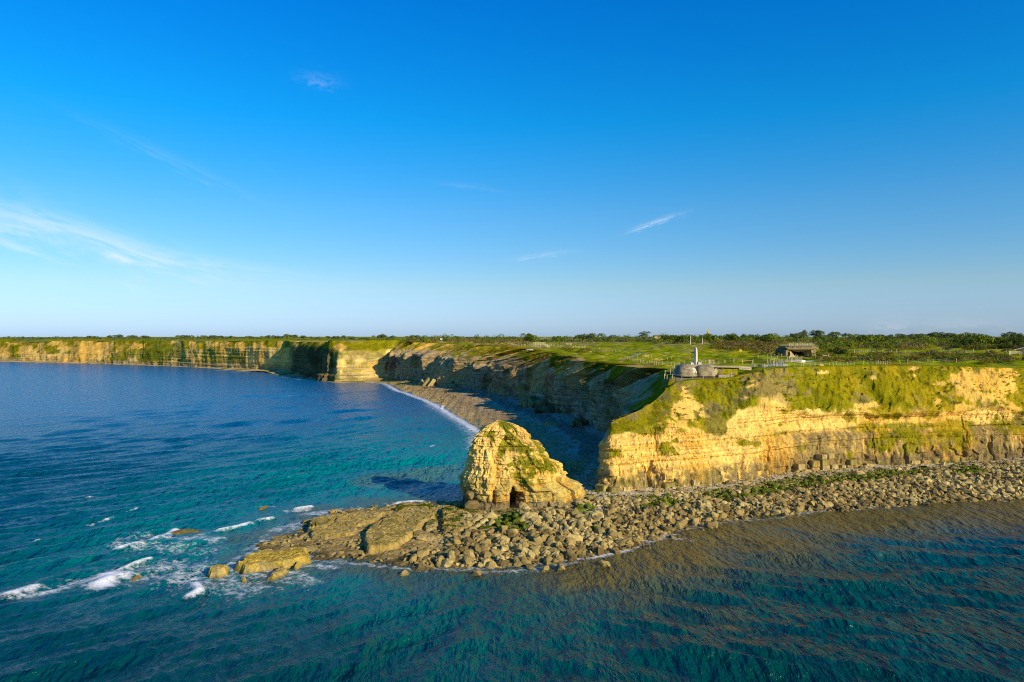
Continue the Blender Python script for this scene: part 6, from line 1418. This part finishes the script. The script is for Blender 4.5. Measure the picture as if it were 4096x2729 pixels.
# low wall remains and rubble on the turf, ochre sand heap
def lump(px, py, w, h, mat, lb, cat, name, seed):
    gg = ground(px, py); d = gg[1]; me = rock_mesh(name, w / 2 / F * d, w / 3 / F * d, h / F * d, seed, 2, M[mat], .3); o = bpy.data.objects.new(name, me); COL.objects.link(o); o.location = tuple(gg); tag(o, lb, cat)
lump(3282, 1464, 26, 7, 'soil', 'orange heap of sand behind the low cliff top fence', 'sand heap', 'sand_heap', 951)
lump(3484, 1468, 14, 2.5, 'boulder_pale', 'pale flat stone lying at the head of the grassy gully', 'stone', 'stone', 952)
lump(2960, 1405, 16, 4, 'soil', 'ochre block of rubble at the edge of the gorse behind the bunker', 'rubble block', 'rubble_block', 953)
lump(2117, 1400, 34, 4, 'concrete' if False else 'path', 'grey concrete slab poking out at the crest of the bay cliff', 'concrete slab', 'concrete_slab', 954)
lump(2738, 1394, 14, 2.5, 'boulder_pale', 'pale stone in the crater field behind the stone pylon', 'stone', 'stone', 955)
lump(2760, 1418, 10, 2, 'boulder_pale', 'small pale stone right of the pylon shaft in the turf', 'stone', 'stone', 956)
lump(2665, 1414, 30, 2.5, 'boulder_pale', 'long pale streak of broken concrete in the turf left of the pylon', 'stone', 'stone', 957)
lump(2712, 1415, 8, 2.5, 'boulder_pale', 'small pale rubble stone nearer the pylon in the same turf', 'stone', 'stone', 958)

# ------------------------------------------------------------------ far buildings
def church():
    d = 1500; z = 35; r = empty('church', (BX(2834, d), d, z)); tag(r, 'distant stone church spire rising behind the green domed tree', 'church')
    w = 7 / F * d; zt = LZ(1313, d) - z; zs = LZ(1331, d) - z
    m_ = MB(); m_.box(-w / 2, w / 2, -w / 2, w / 2, -2, zs); m_.build('tower', M['boulder_pale'], r)
    m_ = MB(); k = w * .5; m_.add([(-k, -k, zs), (k, -k, zs), (k, k, zs), (-k, k, zs), (0, 0, zt)], [(0, 1, 4), (1, 2, 4), (2, 3, 4), (3, 0, 4)]); m_.build('spire', M['boulder_pale'], r)
    m_ = MB(); m_.box(-w * 2.4, -w / 2, -w * .6, w * .6, -2, zs * .35); m_.build('nave', M['path'], r)
church()
def house(px, ybase, wpx, hpx, d, roof, wall, lb):
    X = BX(px, d); z = LZ(ybase, d); r = empty('house', (X, d, z)); tag(r, lb, 'house'); w = wpx / F * d; h = hpx / F * d
    m_ = MB(); m_.box(-w / 2, w / 2, -4, 4, -6, h * .55); m_.build('wall', M[wall], r)
    m_ = MB(); m_.add([(-w / 2 - .3, -4.4, h * .55), (w / 2 + .3, -4.4, h * .55), (w / 2 + .3, 4.4, h * .55), (-w / 2 - .3, 4.4, h * .55), (-w / 2 - .3, 0, h), (w / 2 + .3, 0, h)], [(0, 1, 5, 4), (2, 3, 4, 5), (0, 4, 3), (1, 2, 5), (0, 3, 2, 1)]); m_.build('roof', M[roof], r)
    m_ = MB(); m_.box(-w / 2 + .4, -w / 2 + 1.6, -.6, .6, h * .7, h * 1.15); m_.build('chimney', M['boulder_pale'], r)
house(2628, 1352, 26, 11, 900, 'boulder_dark', 'boulder_pale', 'low dark roofed house between the skyline bushes left of the tall poles')
house(49, 1366, 22, 6, 1420, 'white', 'white', 'white roofed holiday building on the far left clifftop')
house(1684, 1360, 6, 6, 1150, 'white', 'white', 'tiny white cottage left of the ruined tower on the skyline')
house(1766, 1360, 7, 8, 1150, 'white', 'white', 'tiny white cottage right of the ruined tower on the skyline')
for px, yt, w, lb, mat in ((1744, 1341, 5, 'slim grey brown tower above the trees on the skyline', 'boulder_pale'), (1799, 1347, 6, 'short white tower on the skyline right of the grey brown one', 'white')):
    d = 1300; z = 34; X = BX(px, d); r = empty('tower', (X, d, z)); tag(r, lb, 'tower'); ww = w / F * d; hh_ = LZ(yt, d) - z
    m_ = MB(); m_.box(-ww / 2, ww / 2, -ww / 2, ww / 2, -3, hh_); m_.build('shaft', M[mat], r); m_ = MB(); m_.box(-ww * .62, ww * .62, -ww * .62, ww * .62, hh_ - 2.0, hh_ - .8); m_.build('parapet', M[mat], r)
# ------------------------------------------------------------------ people and gulls
def skinned(name, pts, edges, rad, mat, parent=None):
    me = bpy.data.meshes.new(name); me.from_pydata(pts, edges, []); me.materials.append(mat); o = bpy.data.objects.new(name, me); COL.objects.link(o)
    if parent: o.parent = parent
    md = o.modifiers.new('skin', 'SKIN'); o.modifiers.new('sub', 'SUBSURF').levels = 1
    for i, v in enumerate(me.skin_vertices[0].data): v.radius = (rad[i], rad[i] * .8); v.use_root = (i == 0)
    return o
def col_mat(n, c): return surf_mat(n, color=c, mott=.08, scales=(3,), bump=0)
M['skin'] = col_mat('skin', (.45, .28, .18)); M['hair'] = col_mat('hair', (.05, .03, .02))
def person(px, py, topc, legc, lb, yaw, stride=.12):
    g_ = ground(px, py); c1 = col_mat('cloth', topc); c2 = col_mat('cloth_dark', legc)
    pts = [(0, 0, .95), (0, 0, 1.15), (0, 0, 1.40), (0, 0, 1.52), (0, -.01, 1.62), (0, 0, 1.70), (.10, 0, .90), (.11, -stride, .50), (.11, stride * .4, .07), (.11, stride * .4 - .14, .04), (-.10, 0, .90), (-.11, stride, .50), (-.11, stride * 1.2, .07), (-.11, stride * 1.2 - .14, .04),
           (.19, 0, 1.38), (.25, .02, 1.10), (.24, -.10, .86), (-.19, 0, 1.38), (-.25, .02, 1.10), (-.24, -.10, .86)]
    ed = [(0, 1), (1, 2), (2, 3), (3, 4), (4, 5), (0, 6), (6, 7), (7, 8), (8, 9), (0, 10), (10, 11), (11, 12), (12, 13), (2, 14), (14, 15), (15, 16), (2, 17), (17, 18), (18, 19)]
    rad = [.14, .13, .15, .055, .10, .07, .09, .06, .045, .035, .09, .06, .045, .035, .06, .045, .035, .06, .045, .035]
    b = skinned('person', pts, ed, rad, M['skin']); b.location = tuple(g_); b.rotation_euler = (0, 0, yaw); tag(b, lb, 'person')
    skinned('jacket', [pts[i] for i in (0, 1, 2, 14, 15, 17, 18)], [(0, 1), (1, 2), (2, 3), (3, 4), (2, 5), (5, 6)], [.17, .16, .18, .085, .07, .085, .07], c1, b)
    skinned('trousers', [pts[i] for i in (0, 6, 7, 8, 10, 11, 12)], [(0, 1), (1, 2), (2, 3), (0, 4), (4, 5), (5, 6)], [.16, .11, .08, .06, .11, .08, .06], c2, b)
    skinned('hair', [(0, .02, 1.68), (0, .01, 1.73)], [(0, 1)], [.10, .075], M['hair'], b)
person(2459, 1429, (.04, .13, .32), (.03, .04, .08), 'walker in blue by the posts at the crest of the bay cliff', 1.0)
person(2100, 1384, (.35, .42, .50), (.05, .06, .08), 'walker in light clothes on the path left of the viewing deck', 2.0)
person(2376, 1377, (.75, .75, .75), (.10, .12, .18), 'person in a white top at the far edge of the turf', .5)
person(2372, 1377, (.40, .50, .62), (.04, .05, .08), 'person in a pale blue top beside the one in white', -.5)
person(2345, 1378, (.02, .03, .04), (.02, .02, .03), 'person in black standing left of the pair on the turf', 0)
def gull(p, yaw, lb, spread=True):
    m_ = MB(); vs = []; 
    for y, r in ((-.22, .02), (-.14, .06), (0, .09), (.14, .06), (.26, .025)):
        for k in range(8): vs.append((r * math.cos(k * .785), y, r * .9 * math.sin(k * .785)))
    fs = [(i * 8 + k, i * 8 + (k + 1) % 8, i * 8 + 8 + (k + 1) % 8, i * 8 + 8 + k) for i in range(4) for k in range(8)]; m_.add(vs, fs)
    root = m_.build('gull', M['white'], None, True); root.location = tuple(p); root.rotation_euler = (.0, 0, yaw); tag(root, lb, 'gull')
    for sgn_ in (-1, 1):
        w_ = MB()
        if spread: w_.hexa([(sgn_ * .05, -.10, .03), (sgn_ * .35, -.12, .16), (sgn_ * .35, .05, .16), (sgn_ * .05, .10, .03)], [(sgn_ * .05, -.10, .05), (sgn_ * .35, -.12, .18), (sgn_ * .35, .05, .18), (sgn_ * .05, .10, .05)]); w_.hexa([(sgn_ * .35, -.12, .16), (sgn_ * .65, .0, .10), (sgn_ * .65, .04, .10), (sgn_ * .35, .05, .16)], [(sgn_ * .35, -.12, .18), (sgn_ * .65, .0, .12), (sgn_ * .65, .04, .12), (sgn_ * .35, .05, .18)])
        else: w_.hexa([(sgn_ * .07, -.12, -.02), (sgn_ * .10, -.12, -.02), (sgn_ * .08, .30, -.0), (sgn_ * .05, .30, -.0)], [(sgn_ * .06, -.10, .07), (sgn_ * .08, -.10, .07), (sgn_ * .07, .28, .04), (sgn_ * .05, .28, .04)])
        w_.build('wing', M['boulder_pale'] if not spread else M['white'], root)
    h_ = MB(); h_.box(-.035, .035, -.32, -.20, .03, .11); h_.build('head', M['white'], root); b_ = MB(); b_.box(-.012, .012, -.38, -.32, .05, .075); b_.build('beak', M['orange'], root)
for px, py, d, lb, sp_ in ((2451, 1682, 188.5, 'white gull perched on the highest point of the headland tip', False), (2466, 1690, 188, 'white gull just right of the one at the headland tip', False), (1586, 1456, 560, 'white gull gliding before the lit far cliff', True), (1581, 1509, 600, 'white gull low over the shaded corner of the bay', True),
                           (1631, 1509, 600, 'white gull right of the low one in the shaded corner', True), (2083, 1672, 340, 'white gull over the shaded beach behind the sea stack', True), (1962, 1435, 500, 'white gull flying before the grassy crest of the bay cliff', True)):
    gull(WD(px, py, d), 1.2, lb, sp_)
